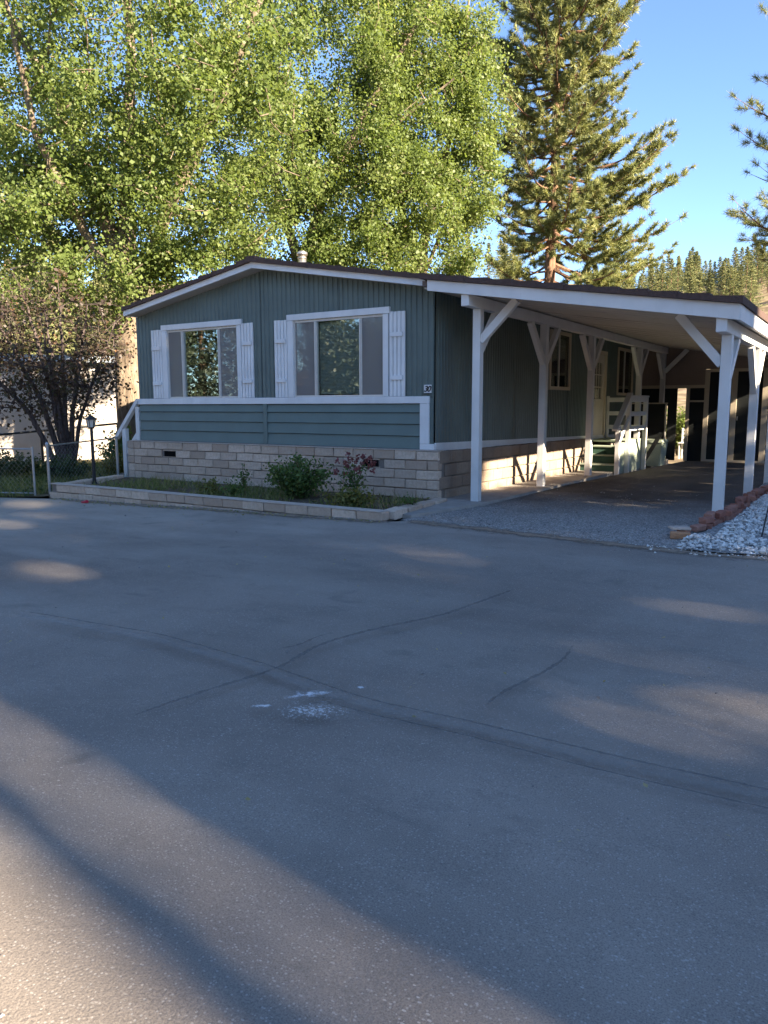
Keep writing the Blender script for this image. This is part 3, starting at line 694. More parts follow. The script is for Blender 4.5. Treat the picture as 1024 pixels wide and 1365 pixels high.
for k in range(nb):
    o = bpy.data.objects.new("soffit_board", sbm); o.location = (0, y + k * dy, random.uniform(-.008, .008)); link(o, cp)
cslab("roof_deck", M['brown_roof'], .03, X1 - .05, .06, .135, CY + .05, CB)
n = 12
for k in range(n):
    xb = X1 + .03 - (X1 - .0) * k / n; xa = X1 + .03 - (X1 - .0) * (k + 1) / n
    ja = CY - .05 + random.uniform(-.014, .01)
    MB().hexa([(xa, ja, zc_(xa) + .175 - .02 * (4.35 - xa) / 4.3), (xb, ja, zc_(xb) + .175 - .02 * (4.35 - xb) / 4.3), (xb, CB, zc_(xb) + .175), (xa, CB, zc_(xa) + .175), (xa, ja, zc_(xa) + .235 - .02 * (4.35 - xa) / 4.3), (xb, ja, zc_(xb) + .265 - .02 * (4.35 - xb) / 4.3), (xb, CB, zc_(xb) + .265), (xa, CB, zc_(xa) + .235)]).build("shingle_course", M['shingle'], cp)
LX, RX = .73, 4.15
BL0, BL1, BR0, BR1 = 2.885, 3.05, 2.345, 2.515
box("beam", M['white'], cp, LX - .06, LX + .06, CY + .045, 12.1, BL0, BL1, .006)
box("beam", M['white'], cp, RX - .065, RX + .06, CY + .045, 12.1, BR0, BR1, .006)
def post(x, y, ztop, zbot, braces, w=.125):
    p = bpy.data.objects.new("post", None); p.location = (0, 0, 0); link(p, cp)
    box("post_timber", M['white'], p, x - w / 2, x + w / 2, y - w / 2, y + w / 2, zbot, ztop - .002, .006)
    for (dx, dy, up) in braces:
        d = Vector((dx, dy, 0)); L = d.length; dn = d / L
        a = Vector((x, y, 0)) + dn * (w / 2 - .012); a.z = ztop - up; b = Vector((x, y, 0)) + d
        b.z = ztop - .0 if dx == 0 else (zc_(b.x) + .02)
        MB().bar(a, b, .085, .11, (dn.y, -dn.x, 0) if False else (0, 0, 1)).build("brace", M['white'], p)
LY = (0.0, 2.71, 5.44, 9.3, 11.85); RY = (0.04, 2.85, 5.55, 8.35, 11.1)
for k, yv in enumerate(LY):
    br = [(0, -.68, .66), (0, .68, .66)]
    if k == 0: br = [(.60, 0, .46), (0, .62, .60)]
    if k == 4: br = [(0, -.68, .66), (.62, 0, .5)]
    post(LX, yv, BL0, zdrive(yv) - .03, br)
for k, yv in enumerate(RY):
    br = [(0, .68, .66), (0, -.68, .66)]
    if k == 0: br = [(-.60, 0, .36), (0, .72, .60)]
    post(RX, yv, BR0, -.03, br)

# ------------------------------------------------------------------ enclosed porch wall at the end of the carport
sh = thing("storage_room", "storage room closing the carport with dark screened panels in cream frames", "shed", (0, 0, 0))
YW = 12.1
def wq(name, mat, x0, x1, z0, z1, y0=YW, y1=YW + .08): return box(name, mat, sh, x0, x1, y0, y1, z0, z1)
wq("upper_wall", M['pink_wall'], .04, 1.80, 2.02, 3.16); wq("upper_wall", M['pink_wall'], 1.80, 4.30, 2.44, 3.0)
wq("frame_post", M['cream'], 1.80, 1.92, -.08, 2.43, YW - .03); wq("frame_post", M['cream'], 2.48, 2.62, -.08, 2.36, YW - .031); wq("frame_post", M['cream'], 3.24, 3.38, -.08, 2.36, YW - .031); wq("frame_post", M['cream'], 4.14, 4.26, -.08, 2.36, YW - .031)
wq("frame_rail", M['cream'], 1.92, 4.30, 2.362, 2.438, YW - .032); wq("frame_rail", M['cream'], 1.92, 4.30, -.09, -.02, YW - .028)
wq("frame_rail", M['cream'], .04, 1.798, 1.93, 2.018, YW - .03); wq("frame_post", M['cream'], 1.33, 1.42, -.08, 1.928, YW - .029); wq("frame_rail", M['cream'], 1.42, 1.80, 1.55, 1.60, YW - .027)
for a, b in ((1.92, 2.48), (2.62, 3.24), (3.38, 4.14)): wq("screen_panel", M['dark_screen'], a, b, -.02, 2.36, YW + .01, YW + .03)
wq("screen_panel", M['dark_screen'], 1.42, 1.80, -.08, 1.55, YW + .01, YW + .03); wq("screen_panel", M['dark_screen'], 1.42, 1.80, 1.60, 1.93, YW + .012, YW + .03)
wq("screen_panel", M['dark_screen'], .84, 1.09, -.08, 1.93, YW + .01, YW + .03)
wq("screen_panel", M['dark_screen'], .04, .84, 1.45, 1.93, YW + .011, YW + .03)
MB().tube((2.66, YW - .06, 1.06), (2.66, YW - .04, 1.16), .012, .012, 8).build("door_handle", M['alu'], sh)
gate = thing("dark_gate", "low black panel gate with pale top rail beside the steps", "gate")
box("gate_panel", M['dark_screen'], gate, .12, 1.02, 11.0, 11.03, -.02, 1.50)
box("top_rail", M['cream'], gate, .10, 1.08, 10.98, 11.04, 1.50, 1.535)
box("gate_post", M['alu'], gate, 1.03, 1.06, 10.99, 11.02, -.05, 1.499)
# far yard seen through the gap: a white rail low fence
rf = thing("garden_chair", "small white garden chair in the sunny gap behind the carport", "chair")
for dx in (0, .4):
    for dy_ in (0, .4): box("leg", M['white_smooth'], rf, .7 + dx, .74 + dx, 14.5 + dy_, 14.54 + dy_, -.2, .28 if dy_ == 0 else .75)
box("seat", M['white_smooth'], rf, .68, 1.16, 14.48, 14.96, .281, .31)
for k in range(3): box("back_slat", M['white_smooth'], rf, .745, 1.095, 14.91, 14.93, .42 + .12 * k, .49 + .12 * k)

# ------------------------------------------------------------------ porch steps under the carport
st = thing("porch_steps", "green painted porch steps with white railing at the side door", "steps")
gz = lambda y: zdrive(y) - .03
for k in range(3):
    y0 = 6.62 + .28 * k; ztop = .16 + .19 * k
    box("riser", M['green_carpet'], st, .12, .94, y0 + .02, y0 + .05, gz(y0), ztop - .03)
    box("tread", M['green_paint'], st, .10, .96, y0, y0 + .32, ztop - .029, ztop)
box("landing_deck", M['green_paint'], st, .06, .96, 7.46, 8.98, .62, .66)
box("side_panel", M['green_paint'], st, .935, .955, 6.72, 8.96, gz(8), .615)
for k, (yv, zt) in enumerate(((6.62, 1.02), (7.42, 1.66), (8.95, 1.66))):
    box("railing_post", M['white'], st, .96, 1.06, yv - .05, yv + .05, gz(yv) - .03, zt, .005)
MB().bar((1.01, 6.35, .93), (1.01, 7.48, 1.74), .12, .05).build("handrail", M['white'], st)
MB().bar((1.02, 6.62, .62), (1.02, 7.42, 1.22), .04, .09).build("rail", M['white'], st)
box("rail", M['white'], st, .95, 1.07, 7.36, 9.02, 1.662, 1.70, .004)
for z0, z1 in ((1.55, 1.66), (1.22, 1.32), (.88, .98)):
    box("rail", M['white'], st, .985, 1.03, 7.47, 8.90, z0, z1, .004)
    box("rail", M['white'], st, .10, .96, 8.93, 8.97, z0, z1, .004)
box("railing_post", M['white'], st, .05, .11, 8.91, 8.99, .66, 1.70, .004)
bn = thing("storage_bin", "pale green lidded storage bin standing beyond the porch steps", "bin")
_b = MB(); _b.hexa([(.86, 9.55, -.08), (1.26, 9.55, -.08), (1.26, 10.1, -.08), (.86, 10.1, -.08), (.80, 9.5, .52), (1.32, 9.5, .52), (1.32, 10.15, .52), (.80, 10.15, .52)]).build("body", M['green_paint'], bn, bevel=.02)
MB().hexa([(.78, 9.48, .525), (1.34, 9.48, .525), (1.34, 10.17, .525), (.78, 10.17, .525), (.82, 9.52, .60), (1.30, 9.52, .60), (1.30, 10.13, .60), (.82, 10.13, .60)]).build("lid", M['green_paint'], bn, bevel=.01)
ln = thing("leaning_board", "dark narrow board leaning diagonally against the pale green bin", "board")
MB().bar((.84, 9.40, -.08), (1.30, 9.44, .78), .02, .10, (1, 0, 0)).build("plank", M['black'], ln)

# ------------------------------------------------------------------ planter wall
pl = thing("planter_wall", "low two course slump block planter wall along the road edge", "planter")
pb = [rough_box_mesh("brick", M['block'], .395, .2, .125, .005, 70 + k) for k in range(5)]
MB().box(-6.5, .46, -2.27, -2.12, -.45, .10).build("mortar_core", M['mortar'], pl)
for c in range(3):
    zc = .115 - .066 - .135 * c; x = .49 - (.2 if c == 0 else .40)
    while x > -6.5:
        if zc + .06 > zroad(x, 0) - .02: put(random.choice(pb), x, -2.2 + random.uniform(-.005, .005), zc + random.uniform(-.003, .003), random.uniform(-.012, .012), pl)
        x -= .402
def wall_run(p, q, zt0, zt1, courses=2):
    L = math.hypot(q[0] - p[0], q[1] - p[1]); a = math.atan2(q[1] - p[1], q[0] - p[0]); n = int(L / .402)
    for c in range(courses):
        for k in range(n):
            t = (k + .5) / n; put(random.choice(pb), p[0] + (q[0] - p[0]) * t, p[1] + (q[1] - p[1]) * t, zt0 + (zt1 - zt0) * t - .066 - .135 * c, a + random.uniform(-.015, .015), pl)
wall_run((.44, -2.08), (.27, -.22), .115, .075, 1)
wall_run((-6.47, -2.08), (-7.0, -.4), .11, .11, 2)
MB().hexa([(-6.55, -2.31, .114), (.47, -2.30, .112), (.47, -2.10, .112), (-6.55, -2.11, .114), (-6.55, -2.31, .122), (.47, -2.30, .120), (.47, -2.10, .120), (-6.55, -2.11, .122)]).build("mortar_cap", M['cap'], pl)
sheet("planter_soil", M['soil'], [(-6.45, -2.12), (.42, -2.12), (.25, -.15), (-6.95, -.15), (-7.0, -.4)], lambda x, y: .035 + .02 * math.sin(x * 3) * math.sin(y * 4), 0)

# red brick edging by the gravel
be = thing("brick_edging", "crooked row of weathered red bricks between driveway and white gravel", "edging")
rb = [rough_box_mesh("brick", M['redbrick'], .21, .10, .068, .006, 90 + k) for k in range(5)]
path = [(4.02, -1.30), (4.12, -1.0), (4.18, -.55), (4.24, -.15), (4.27, .5), (4.26, 1.1), (4.27, 1.8), (4.26, 2.5), (4.30, 3.2), (4.42, 3.9), (4.5, 4.8)]
P = []
for a, b in zip(path[:-1], path[1:]):
    k = max(1, round(math.hypot(b[0] - a[0], b[1] - a[1]) / .215))
    P += [(a[0] + (b[0] - a[0]) * i / k, a[1] + (b[1] - a[1]) * i / k, math.atan2(b[1] - a[1], b[0] - a[0])) for i in range(k)]
for c in range(2):
    for i, (x, y, a) in enumerate(P):
        if c == 1 and (i < 2 or i % 9 == 5): continue
        zz = .035 + .07 * c + (.045 if (i // 3) % 3 == 1 and c == 1 else 0) * .6
        o = put(random.choice(rb), x + random.uniform(-.03, .03), y, zz + random.uniform(-.008, .012), a + random.uniform(-.28, .28), be); o.rotation_euler[0] = random.uniform(-.14, .14); o.rotation_euler[1] = random.uniform(-.1, .1)
put(rough_box_mesh("brick", M['tanbrick'], .21, .10, .075, .004, 99), 4.03, -1.62, .035, .25, be)['label'] = "lone tan brick at the road end of the edging"
put(rough_box_mesh("brick", M['cap'], .22, .16, .03, .006, 98), 3.98, -1.42, .088, .5, be)
sk = MB().tube((4.80, -1.15, 0), (4.86, -.95, .55), .009, .008, 8).tube((4.86, -.95, .55), (4.87, -.94, .59), .018, .018, 8).build("garden_stake", M['black'])
tag(sk, "thin black stake stuck leaning into the white gravel", "stake")

# ------------------------------------------------------------------ left side: steps with rail, fence, lamp
ls = thing("side_steps", "steps with white sloping handrail at the left end of the home", "steps")
for k in range(3): box("tread", M['concrete'], ls, -7.55 + .24 * k, -6.84, .03, 1.0, -.16 + .24 * k, .08 + .24 * k)
box("railing_post", M['white'], ls, -7.33, -7.22, -.045, .045, -.2, 1.02, .005)
box("railing_post", M['white'], ls, -6.90, -6.80, -.04, .04, -.2, 1.46, .005)
MB().bar((-7.52, -.02, .82), (-6.80, -.02, 1.60), .09, .075).build("handrail", M['white'], ls)
MB().bar((-7.25, -.0, .52), (-6.86, -.0, .94), .05, .085).build("rail", M['white'], ls)

def chain_mesh(name, p, q, z0, z1, parent, s=.07):
    p, q = Vector((*p, 0)), Vector((*q, 0)); L = (q - p).length; d = (q - p) / L; H = z1 - z0; m = MB(); w = .0014
    nrm = Vector((-d.y, d.x, 0))
    for sg in (1, -1):
        k = -H
        while k < L:
            a, b = max(k, 0), min(k + H, L)
            if b > a:
                za, zb = (z0 + a - k, z0 + b - k) if sg == 1 else (z1 - (a - k), z1 - (b - k))
                A = p + d * a + Vector((0, 0, za)) + nrm * .002 * sg; B = p + d * b + Vector((0, 0, zb)) + nrm * .002 * sg
                m.bar(A, B, w, w)
            k += s * 1.414
    o = m.build(name, M['steel'], parent); o['kind'] = 'stuff'; return o
fe = thing("chain_link_fence", "low chain link fence running from the planter end back to the side steps", "fence")
zf = -.14
MB().tube((-6.80, -2.12, zf - .05), (-6.80, -2.12, .80), .025, .025, 12).tube((-6.80, -2.12, .80), (-6.80, -2.12, .84), .034, .012, 12).build("fence_post", M['steel'], fe)
MB().tube((-7.42, -.12, zf - .05), (-7.42, -.12, .86), .028, .028, 12).build("fence_post", M['steel'], fe)
MB().tube((-6.80, -2.12, .77), (-7.42, -.12, .83), .015, .015, 10).build("top_rail", M['steel'], fe)
chain_mesh("wire_mesh", (-6.80, -2.12), (-7.42, -.12), zf, .78, fe)
ga = thing("chain_link_gate", "closed chain link gate with pipe frame at the left edge", "gate")
g0, g1 = Vector((-6.93, -2.33, 0)), Vector((-7.72, -2.64, 0))
for p in (g0, g1): MB().tube(p + Vector((0, 0, zf + .02)), p + Vector((0, 0, .76)), .021, .021, 12).build("gate_stile", M['steel'], ga)
for z in (zf + .06, .72): MB().tube(g0 + Vector((0, 0, z)), g1 + Vector((0, 0, z)), .015, .015, 10).build("gate_rail", M['steel'], ga)
chain_mesh("wire_mesh", g0[:2], g1[:2], zf + .06, .72, ga)
fe2 = thing("gate_post", "dark steel gate post at the far left edge", "post")
MB().tube((-7.86, -2.72, zf - .05), (-7.86, -2.72, .82), .04, .04, 12).build("pole", M['steel'], fe2)
MB().tube((-7.86, -2.72, .82), (-7.86, -2.72, .86), .045, .015, 12).build("cap", M['steel'], fe2)

lp = thing("garden_lamp", "short black lamp post with lantern head in the planter corner", "lamp", (-6.55, -1.35, 0))
MB().tube((0, 0, -.05), (-.03, .02, 1.06), .035, .028, 12).tube((0, 0, 0), (0, 0, .06), .06, .045, 12).build("pole", M['black'], lp)
hd = bpy.data.objects.new("lantern", None); hd.location = (-.035, .022, 1.06); link(hd, lp)
_m = MB(); _m.tube((0, 0, 0), (0, 0, .03), .045, .065, 6); _m.tube((0, 0, .17), (0, 0, .20), .125, .105, 6); _m.tube((0, 0, .20), (0, 0, .25), .09, .03, 6); _m.tube((0, 0, .25), (0, 0, .28), .012, .012, 6)
for k in range(6):
    a = k * math.pi / 3; _m.tube((.06 * math.cos(a), .06 * math.sin(a), .03), (.088 * math.cos(a), .088 * math.sin(a), .17), .007, .007, 5)
_m.build("lantern_frame", M['black'], hd)
MB().tube((0, 0, .031), (0, 0, .169), .055, .08, 6).build("lamp_glass", M['lampglass'], hd)

tag(MB().tube((-5.2, -2.62, zroad(-5.2, 0) + .012), (-5.08, -2.60, zroad(-5.2, 0) + .03), .018, .03, 8).build("red_scrap", M['red']), "small bright red plastic scrap lying on the road by the planter", "litter")

# ------------------------------------------------------------------ neighbour on the left
nh = thing("white_house", "long white stucco house behind the plum tree at the left", "house")
a, b = Vector((-21.5, -1.0, 0)), Vector((-15.7, 7.0, 0)); d = (b - a).normalized(); nn = Vector((-d.y, d.x, 0))
def wallq(name, mat, s0, s1, z0, z1, off0, off1):
    q = [a + d * s0 + nn * off1, a + d * s1 + nn * off1, a + d * s1 + nn * off0, a + d * s0 + nn * off0]
    return MB().hexa([Vector((p.x, p.y, z0)) for p in q] + [Vector((p.x, p.y, z1)) for p in q]).build(name, mat, nh)
wallq("wall", M['stucco'], 0, 9.9, -.5, 2.9, 0, 4)
for k in range(4): wallq("stucco_panel", M['stucco'], .1 + 2.45 * k, 2.5 + 2.45 * k, .2, 2.8, -.02, -.001)
wallq("roof", M['bluegrey'], -.4, 10.3, 2.9, 3.12, -.4, 4.4)
pf = thing("pipe_rail", "dark pipe rail fence crossing the yard before the white house", "fence")
MB().tube((-14.0, .2, .66), (-11.8, 3.4, 1.0), .03, .03, 8).build("rail", M['black'], pf)
for t in (0, .5, 1): MB().tube((-14 + 2.2 * t, .2 + 3.2 * t, -.3), (-14 + 2.2 * t, .2 + 3.2 * t, .66 + .34 * t), .035, .035, 8).build("post", M['black'], pf)

# ------------------------------------------------------------------ trees
def grow(skel, attr, step=.35, droop=.0):
    """skel: list of (point, parent); attach each attractor by a bent chain to the nearest node. Returns nodes, parents, tips"""
    N = [np.array(p, float) for p, _ in skel]; par = [q for _, q in skel]; tips = []
    arr = np.array(N); cap = len(N)
    buf = np.zeros((cap + len(attr) * 14, 3)); buf[:cap] = arr
    d0 = np.linalg.norm(attr[:, None] - arr[None], axis=2).min(1)
    for i in np.argsort(d0):
        t = attr[i]; v = buf[:cap] - t; dist = np.linalg.norm(v, axis=1) + np.maximum(0, v[:, 2]) * .9   # prefer nodes below
        j = int(dist.argmin()); p0 = buf[j].copy(); L = np.linalg.norm(t - p0); k = min(12, max(1, int(L / step)))
        side = rng.normal(0, .06 * L, 3); last = j
        for s in range(1, k + 1):
            u = s / k; q = p0 + (t - p0) * u + side * math.sin(math.pi * u) + np.array([0, 0, -.12 * L * math.sin(math.pi * u)])
            buf[cap] = q; par.append(last); last = cap; cap += 1
        tips.append(last)
    return buf[:cap], par, tips
def limb_mesh(name, nodes, par, rtip, power, mat, parent, rmin=None, sides=5, fixed=None):
    n = len(nodes); cnt = np.zeros(n)
    child = np.zeros(n, int)
    for i in range(n):
        if par[i] >= 0: child[par[i]] += 1
    for i in range(n - 1, -1, -1):
        if child[i] == 0: cnt[i] = 1
        if par[i] >= 0: cnt[par[i]] += cnt[i]
    r = rtip * np.power(np.maximum(cnt, 1), power)
    if fixed:
        for k, v in fixed.items(): r[k] = max(r[k] if False else 0, v)
    m = MB()
    def frame(i):
        d = Vector(nodes[i] - nodes[par[i]]) if par[i] >= 0 else Vector((0, 0, 1)); d.normalize()
        a = d.cross(Vector((.95, .1, 0))).normalized(); return a, d.cross(a)
    def ring(i, sd):
        a, b = frame(i); c = Vector(nodes[i]); out = []
        for k in range(sd):
            t = 2 * math.pi * k / sd; f = 1 + (.07 * math.sin(3 * t + i * .15) + .05 * math.sin(7 * t)) if r[i] > .15 else 1
            out.append(c + (a * math.cos(t) + b * math.sin(t)) * (r[i] * f))
        return out
    for i in range(n):
        if par[i] >= 0:
            p, q = nodes[par[i]], nodes[i]
            if np.linalg.norm(q - p) < 1e-4: continue
            if fixed and i in fixed and par[i] in fixed and (par[i] == i - 1):
                m.add(ring(par[i], 20) + ring(i, 20), [(k, (k + 1) % 20, 20 + (k + 1) % 20, 20 + k) for k in range(20)])
            else:
                m.tube(p, q, min(r[par[i]], r[i] * 1.6 + .01), r[i], 6 if r[i] > .04 else 4, False)
    return m.build(name, mat, parent, True), r
def ell(center, rad, n, shell=.35):
    v = unit(rng.normal(size=(n, 3))) * (rng.uniform(shell ** 3, 1, n) ** (1 / 3))[:, None]
    return np.array(center) + v * np.array(rad)
def chain(points, start_parent, skel, r0, r1, fixed, sub=6):
    P = [Vector(p) for p in points]; last = start_parent
    tot = len(P) - 1; 
    for k in range(tot):
        for s in range(1 if (k or start_parent >= 0) else 0, sub + 1):
            t = s / sub; q = P[k].lerp(P[k + 1], t); g = (k + t) / tot
            w = .05 * math.sin(g * 9 + len(skel)); skel.append(((q.x + w, q.y - w, q.z), last)); last = len(skel) - 1; fixed[last] = r0 + (r1 - r0) * g
    return last
def broadleaf(name, label, cat, base, limbs, ells, per, leaf, mat_leaf, mat_bark, sig, rtip=.012, power=.42, group=None, zmin=None, up=.35, tone_sh=0):
    t = thing(name, label, cat, base, group)
    skel, fixed = [], {}; ends = {}
    for key, (frm, pts, r0, r1) in limbs.items():
        ends[key] = []
        st = -1 if frm is None else ends[frm[0]][min(len(ends[frm[0]]) - 1, int(frm[1] * (len(ends[frm[0]]) - 1)))]
        if st >= 0: pts = [skel[st][0]] + list(pts)
        n0 = len(skel); chain(pts, st, skel, r0, r1, fixed); ends[key] = list(range(n0, len(skel)))
    A = np.concatenate([ell(*e) for e in ells])
    if zmin is not None: A = A[A[:, 2] > zmin]
    nodes, par, tips = grow(skel, A)
    limb_mesh("trunk", nodes, par, rtip, power, mat_bark, t, fixed=fixed)
    # leaf clumps on the tips and along the last two nodes
    src = [nodes[k] for k in tips]; 
    for k in tips:
        p = par[k]
        if p >= len(skel): src.append(nodes[p])
        if p >= len(skel) and par[p] >= len(skel): src.append(nodes[par[p]])
    src = np.array(src); n = len(src)
    num = rng.poisson(per * rng.gamma(4, .25, n)); idx = np.repeat(np.arange(n), num)
    pos = src[idx] + rng.normal(size=(len(idx), 3)) * np.array(sig)
    ct = rng.normal(.5 + tone_sh, .13, n)[idx] + rng.normal(0, .17, len(idx))
    q, tone = leaves(pos, leaf * rng.choice([.75, 1.0, 1.25], len(pos)), np.clip(ct, 0, 1), up, outward=unit(pos - src[idx]))
    soup("crown", mat_leaf, q, 4, tone, t)
    return t

# three cottonwoods behind the house (coordinates relative to their base)
broadleaf("cottonwood_tree", "huge thick trunked cottonwood rising left of the home with bright green crown", "tree", (-11.0, 3.3, -.2), {
    'a': (None, [(0, 0, 0), (-.05, .05, 2.6), (-.1, .1, 5.0)], .44, .36),
    'b': (('a', 1), [(-.9, -.3, 7.6), (-2.6, -.6, 10.8), (-4.2, -1.0, 13.5)], .22, .06),
    'c': (('a', 1), [(-.1, .2, 7.5), (.2, .3, 10.5), (.1, .2, 15.5)], .25, .05),
    'd': (('a', .8), [(.9, .6, 6.6), (2.4, 1.2, 9.2), (3.9, 1.8, 12.6)], .2, .05),
    'e': (('a', .7), [(-.8, .2, 5.2), (-2.4, .3, 6.8), (-4.0, .2, 8.0)], .15, .04),
    'f': (('a', .9), [(-.3, -1.0, 6.0), (-.3, -2.2, 8.0), (.1, -3.0, 10.5)], .16, .04)},
    [((0, 0, 10.5), (5.0, 4.2, 4.6), 330), ((-3.2, -.5, 8.6), (3.6, 3.2, 3.6), 190), ((2.4, .6, 8.2), (3.0, 3.0, 2.8), 170), ((0, .6, 14.5), (3.6, 3.2, 3.2), 70), ((-.6, -1.2, 6.0), (3.4, 2.4, 2.2), 130), ((1.5, .8, 5.2), (1.6, 1.6, 1.5), 40)],
    66, .088, M['leaf_poplar'], M['bark_poplar'], (.24, .24, .20), zmin=3.9)
broadleaf("cottonwood_tree", "leaning cottonwood with pale bare limbs behind the roof ridge", "tree", (-12.6, 12.0, -.2), {
    'a': (None, [(0, 0, 0), (.2, .2, 4.0), (.5, .3, 7.2)], .34, .26),
    'b': (('a', 1), [(1.2, .6, 9.4), (2.6, 1.2, 12.0), (4.8, 2.0, 15.4)], .2, .05),
    'c': (('a', .9), [(-.6, 0, 9.5), (-1.0, .2, 13.0), (-.8, .3, 17.5)], .2, .05),
    'd': (('b', .5), [(3.6, 1.5, 11.4), (5.6, 2.0, 12.6)], .1, .03)},
    [((1.0, .4, 13.2), (4.6, 3.6, 5.2), 330), ((2.6, .8, 9.2), (3.6, 3.0, 3.4), 190), ((-1.0, 0, 8.4), (3.0, 2.6, 3.2), 110), ((1.6, .4, 5.6), (3.2, 2.4, 2.2), 90)],
    66, .102, M['leaf_poplar'], M['bark_poplar'], (.26, .26, .22), zmin=3.6)
broadleaf("cottonwood_tree", "slender cottonwood whose leafy side meets the blue sky beside the pine", "tree", (-9.3, 15.2, -.2), {
    'a': (None, [(0, 0, 0), (-.1, .1, 4.5), (.3, .2, 7.6)], .27, .2),
    'b': (('a', 1), [(.9, .5, 10), (1.5, .9, 13.2), (1.75, 1.1, 17)], .16, .03),
    'c': (('a', .85), [(-.8, 0, 9.8), (-1.2, .1, 13.5), (-1.0, .3, 18.5)], .15, .03),
    'd': (('a', .8), [(1.2, .4, 8.4), (2.4, .9, 10.4)], .09, .02)},
    [((.0, .3, 12.6), (3.0, 2.4, 3.6), 250), ((2.0, .9, 12.0), (1.25, 1.3, 4.3), 120), ((-1.0, .2, 15.8), (2.7, 2.0, 3.4), 110), ((.4, .2, 8.6), (3.0, 2.4, 3.0), 140), ((-.2, .1, 5.2), (2.9, 2.0, 2.0), 80)],
    66, .102, M['leaf_poplar'], M['bark_poplar'], (.26, .26, .22), zmin=2.6, tone_sh=.04)

# plum tree with several stems
limbs = {}
for k, (dx, dy, h, r) in enumerate(((-2.1, -1.3, 3.6, .07), (-1.5, -.6, 4.0, .075), (-.75, -.3, 4.3, .08), (-.1, .1, 4.2, .07), (.45, .35, 3.9, .07), (.95, .6, 3.5, .055), (.1, -.5, 3.6, .06), (-1.1, .4, 4.1, .06))):
    limbs['s%d' % k] = (None, [(dx * .05, dy * .05, 0), (dx * .32, dy * .32, h * .42), (dx * .8, dy * .8, h * .78), (dx * 1.1, dy * 1.1, h)], r, .012)
broadleaf("plum_tree", "many stemmed purple leaved plum tree in the shade behind the chain link fence", "tree", (-9.75, .35, -.2), limbs,
    [((-.6, -.1, 3.3), (2.3, 1.9, 1.5), 300), ((-1.6, -.8, 2.6), (1.7, 1.4, 1.3), 170), ((.5, .3, 2.5), (1.0, .9, .9), 90), ((-.3, 0, 1.8), (1.3, .9, .7), 60)],
    7, .072, M['leaf_plum'], M['bark_dark'], (.17, .17, .16), .006, .40, zmin=1.1)

def pine(name, label, base, H, z0, rad_fn, nbranch, needle, width, per, group=None, az_fn=None, wh=None, trunk_r=.3, cut=None):
    t = thing(name, label, "tree", base, group)
    m = MB(); prev = (0, 0, -.3); pr = trunk_r * 1.15
    for k in range(1, 17):
        z = H * k / 16; q = (.05 * math.sin(z * .6), .05 * math.cos(z * .5), z); r = trunk_r * (1 - k / 16) ** .85 + .015; m.tube(prev, q, pr, r, 12); prev, pr = q, r
    bl = MB(); tv = []; td = []; ts = []
    for i in range(nbranch):
        f = (i + random.random()) / nbranch; z = z0 + (H - z0 - .3) * f ** 1.05
        az = i * 2.399 + random.uniform(-.5, .5)
        L = rad_fn(z, az) * random.uniform(.5, 1.08)
        if z < 9 and random.random() < .4 and nbranch > 200: continue
        if L < .25: continue
        dirv = Vector((math.cos(az), math.sin(az), 0)); rise = -.16 + .5 * f + random.uniform(-.16, .16)
        pts = []
        K = max(5, int(L / .35)); wob = random.uniform(-.25, .25)
        for s in range(K + 1):
            u = s / K; side = Vector((-dirv.y, dirv.x, 0)) * (wob * L * u * u * .6)
            pts.append(Vector((0, 0, z)) + dirv * (L * u) + side + Vector((0, 0, L * (rise * u - .12 * math.sin(u * math.pi) + .17 * u ** 2.5))))
        r0 = .02 + .013 * L
        for s in range(K):
            bl.tube(pts[s], pts[s + 1], r0 * (1 - s / K) + .008, r0 * (1 - (s + 1) / K) + .006, 5)
        # side twigs
        for s in range(1, K + 1):
            u = s / K
            if u < .24 + random.uniform(-.1, .1) or random.random() < .12: continue
            for sg in (1, -1) if s < K else (0,):
                tl = (.34 + .30 * L * (1 - u)) * random.uniform(.55, 1.3)
                T = (pts[s] - pts[s - 1]).normalized(); sd = Vector((-T.y, T.x, 0)).normalized() * sg
                dv = (T * random.uniform(.55, 1.0) + sd * random.uniform(.5, 1.0) + Vector((0, 0, random.uniform(-.2, .75)))).normalized() if sg else T
                e = pts[s] + dv * tl
                bl.tube(pts[s], e, .010, .005, 3)
                nt = max(2, int(tl / .09))
                for w in range(nt):
                    g = .30 + .70 * (w + 1) / nt; tv.append(pts[s] + dv * (tl * g)); td.append((dv + Vector((0, 0, .25))).normalized()); ts.append(g)
    m.build("trunk", M['bark_pine'], t, True); bl.build("branches", M['bark_pine'], t)
    tv = np.array(tv); td = np.array(td); n = len(tv)
    idx = np.repeat(np.arange(n), per); k = len(idx)
    dn = unit(td[idx] * .62 + rng.normal(0, .6, (k, 3))); L = needle * rng.uniform(.7, 1.15, (k, 1))
    p0 = tv[idx] + rng.normal(0, .025, (k, 3)); s = unit(np.cross(dn, rng.normal(size=(k, 3)))) * width
    tri = np.stack([p0 - s * .5, p0 + s * .5, p0 + dn * L], 1)
    tone = np.clip(rng.normal(.5, .16, n)[idx] + rng.normal(0, .15, k), 0, 1)
    soup("crown", M['needle'], tri, 3, tone, t)
    return t
RIGHT = math.atan2(.537, .843)
def rad_main(z, az):
    c = math.cos(az - RIGHT)                      # +1 towards the right of the picture
    side = 3.5 if c < 0 else 4.0
    base = side + (2.0 * max(0, c) ** 2 if 7 < z < 12.5 else 0)
    return max(.2, base * min(1, ((27.5 - z) / 9.5)) ** .7) * (.85 if z < 7 else 1)
pine("pine_tree", "tall pine with bare lower trunk standing behind the carport", (-7.3, 24.4, -.2), 27.5, 5.6, rad_main, 290, .27, .032, 20, trunk_r=.31)
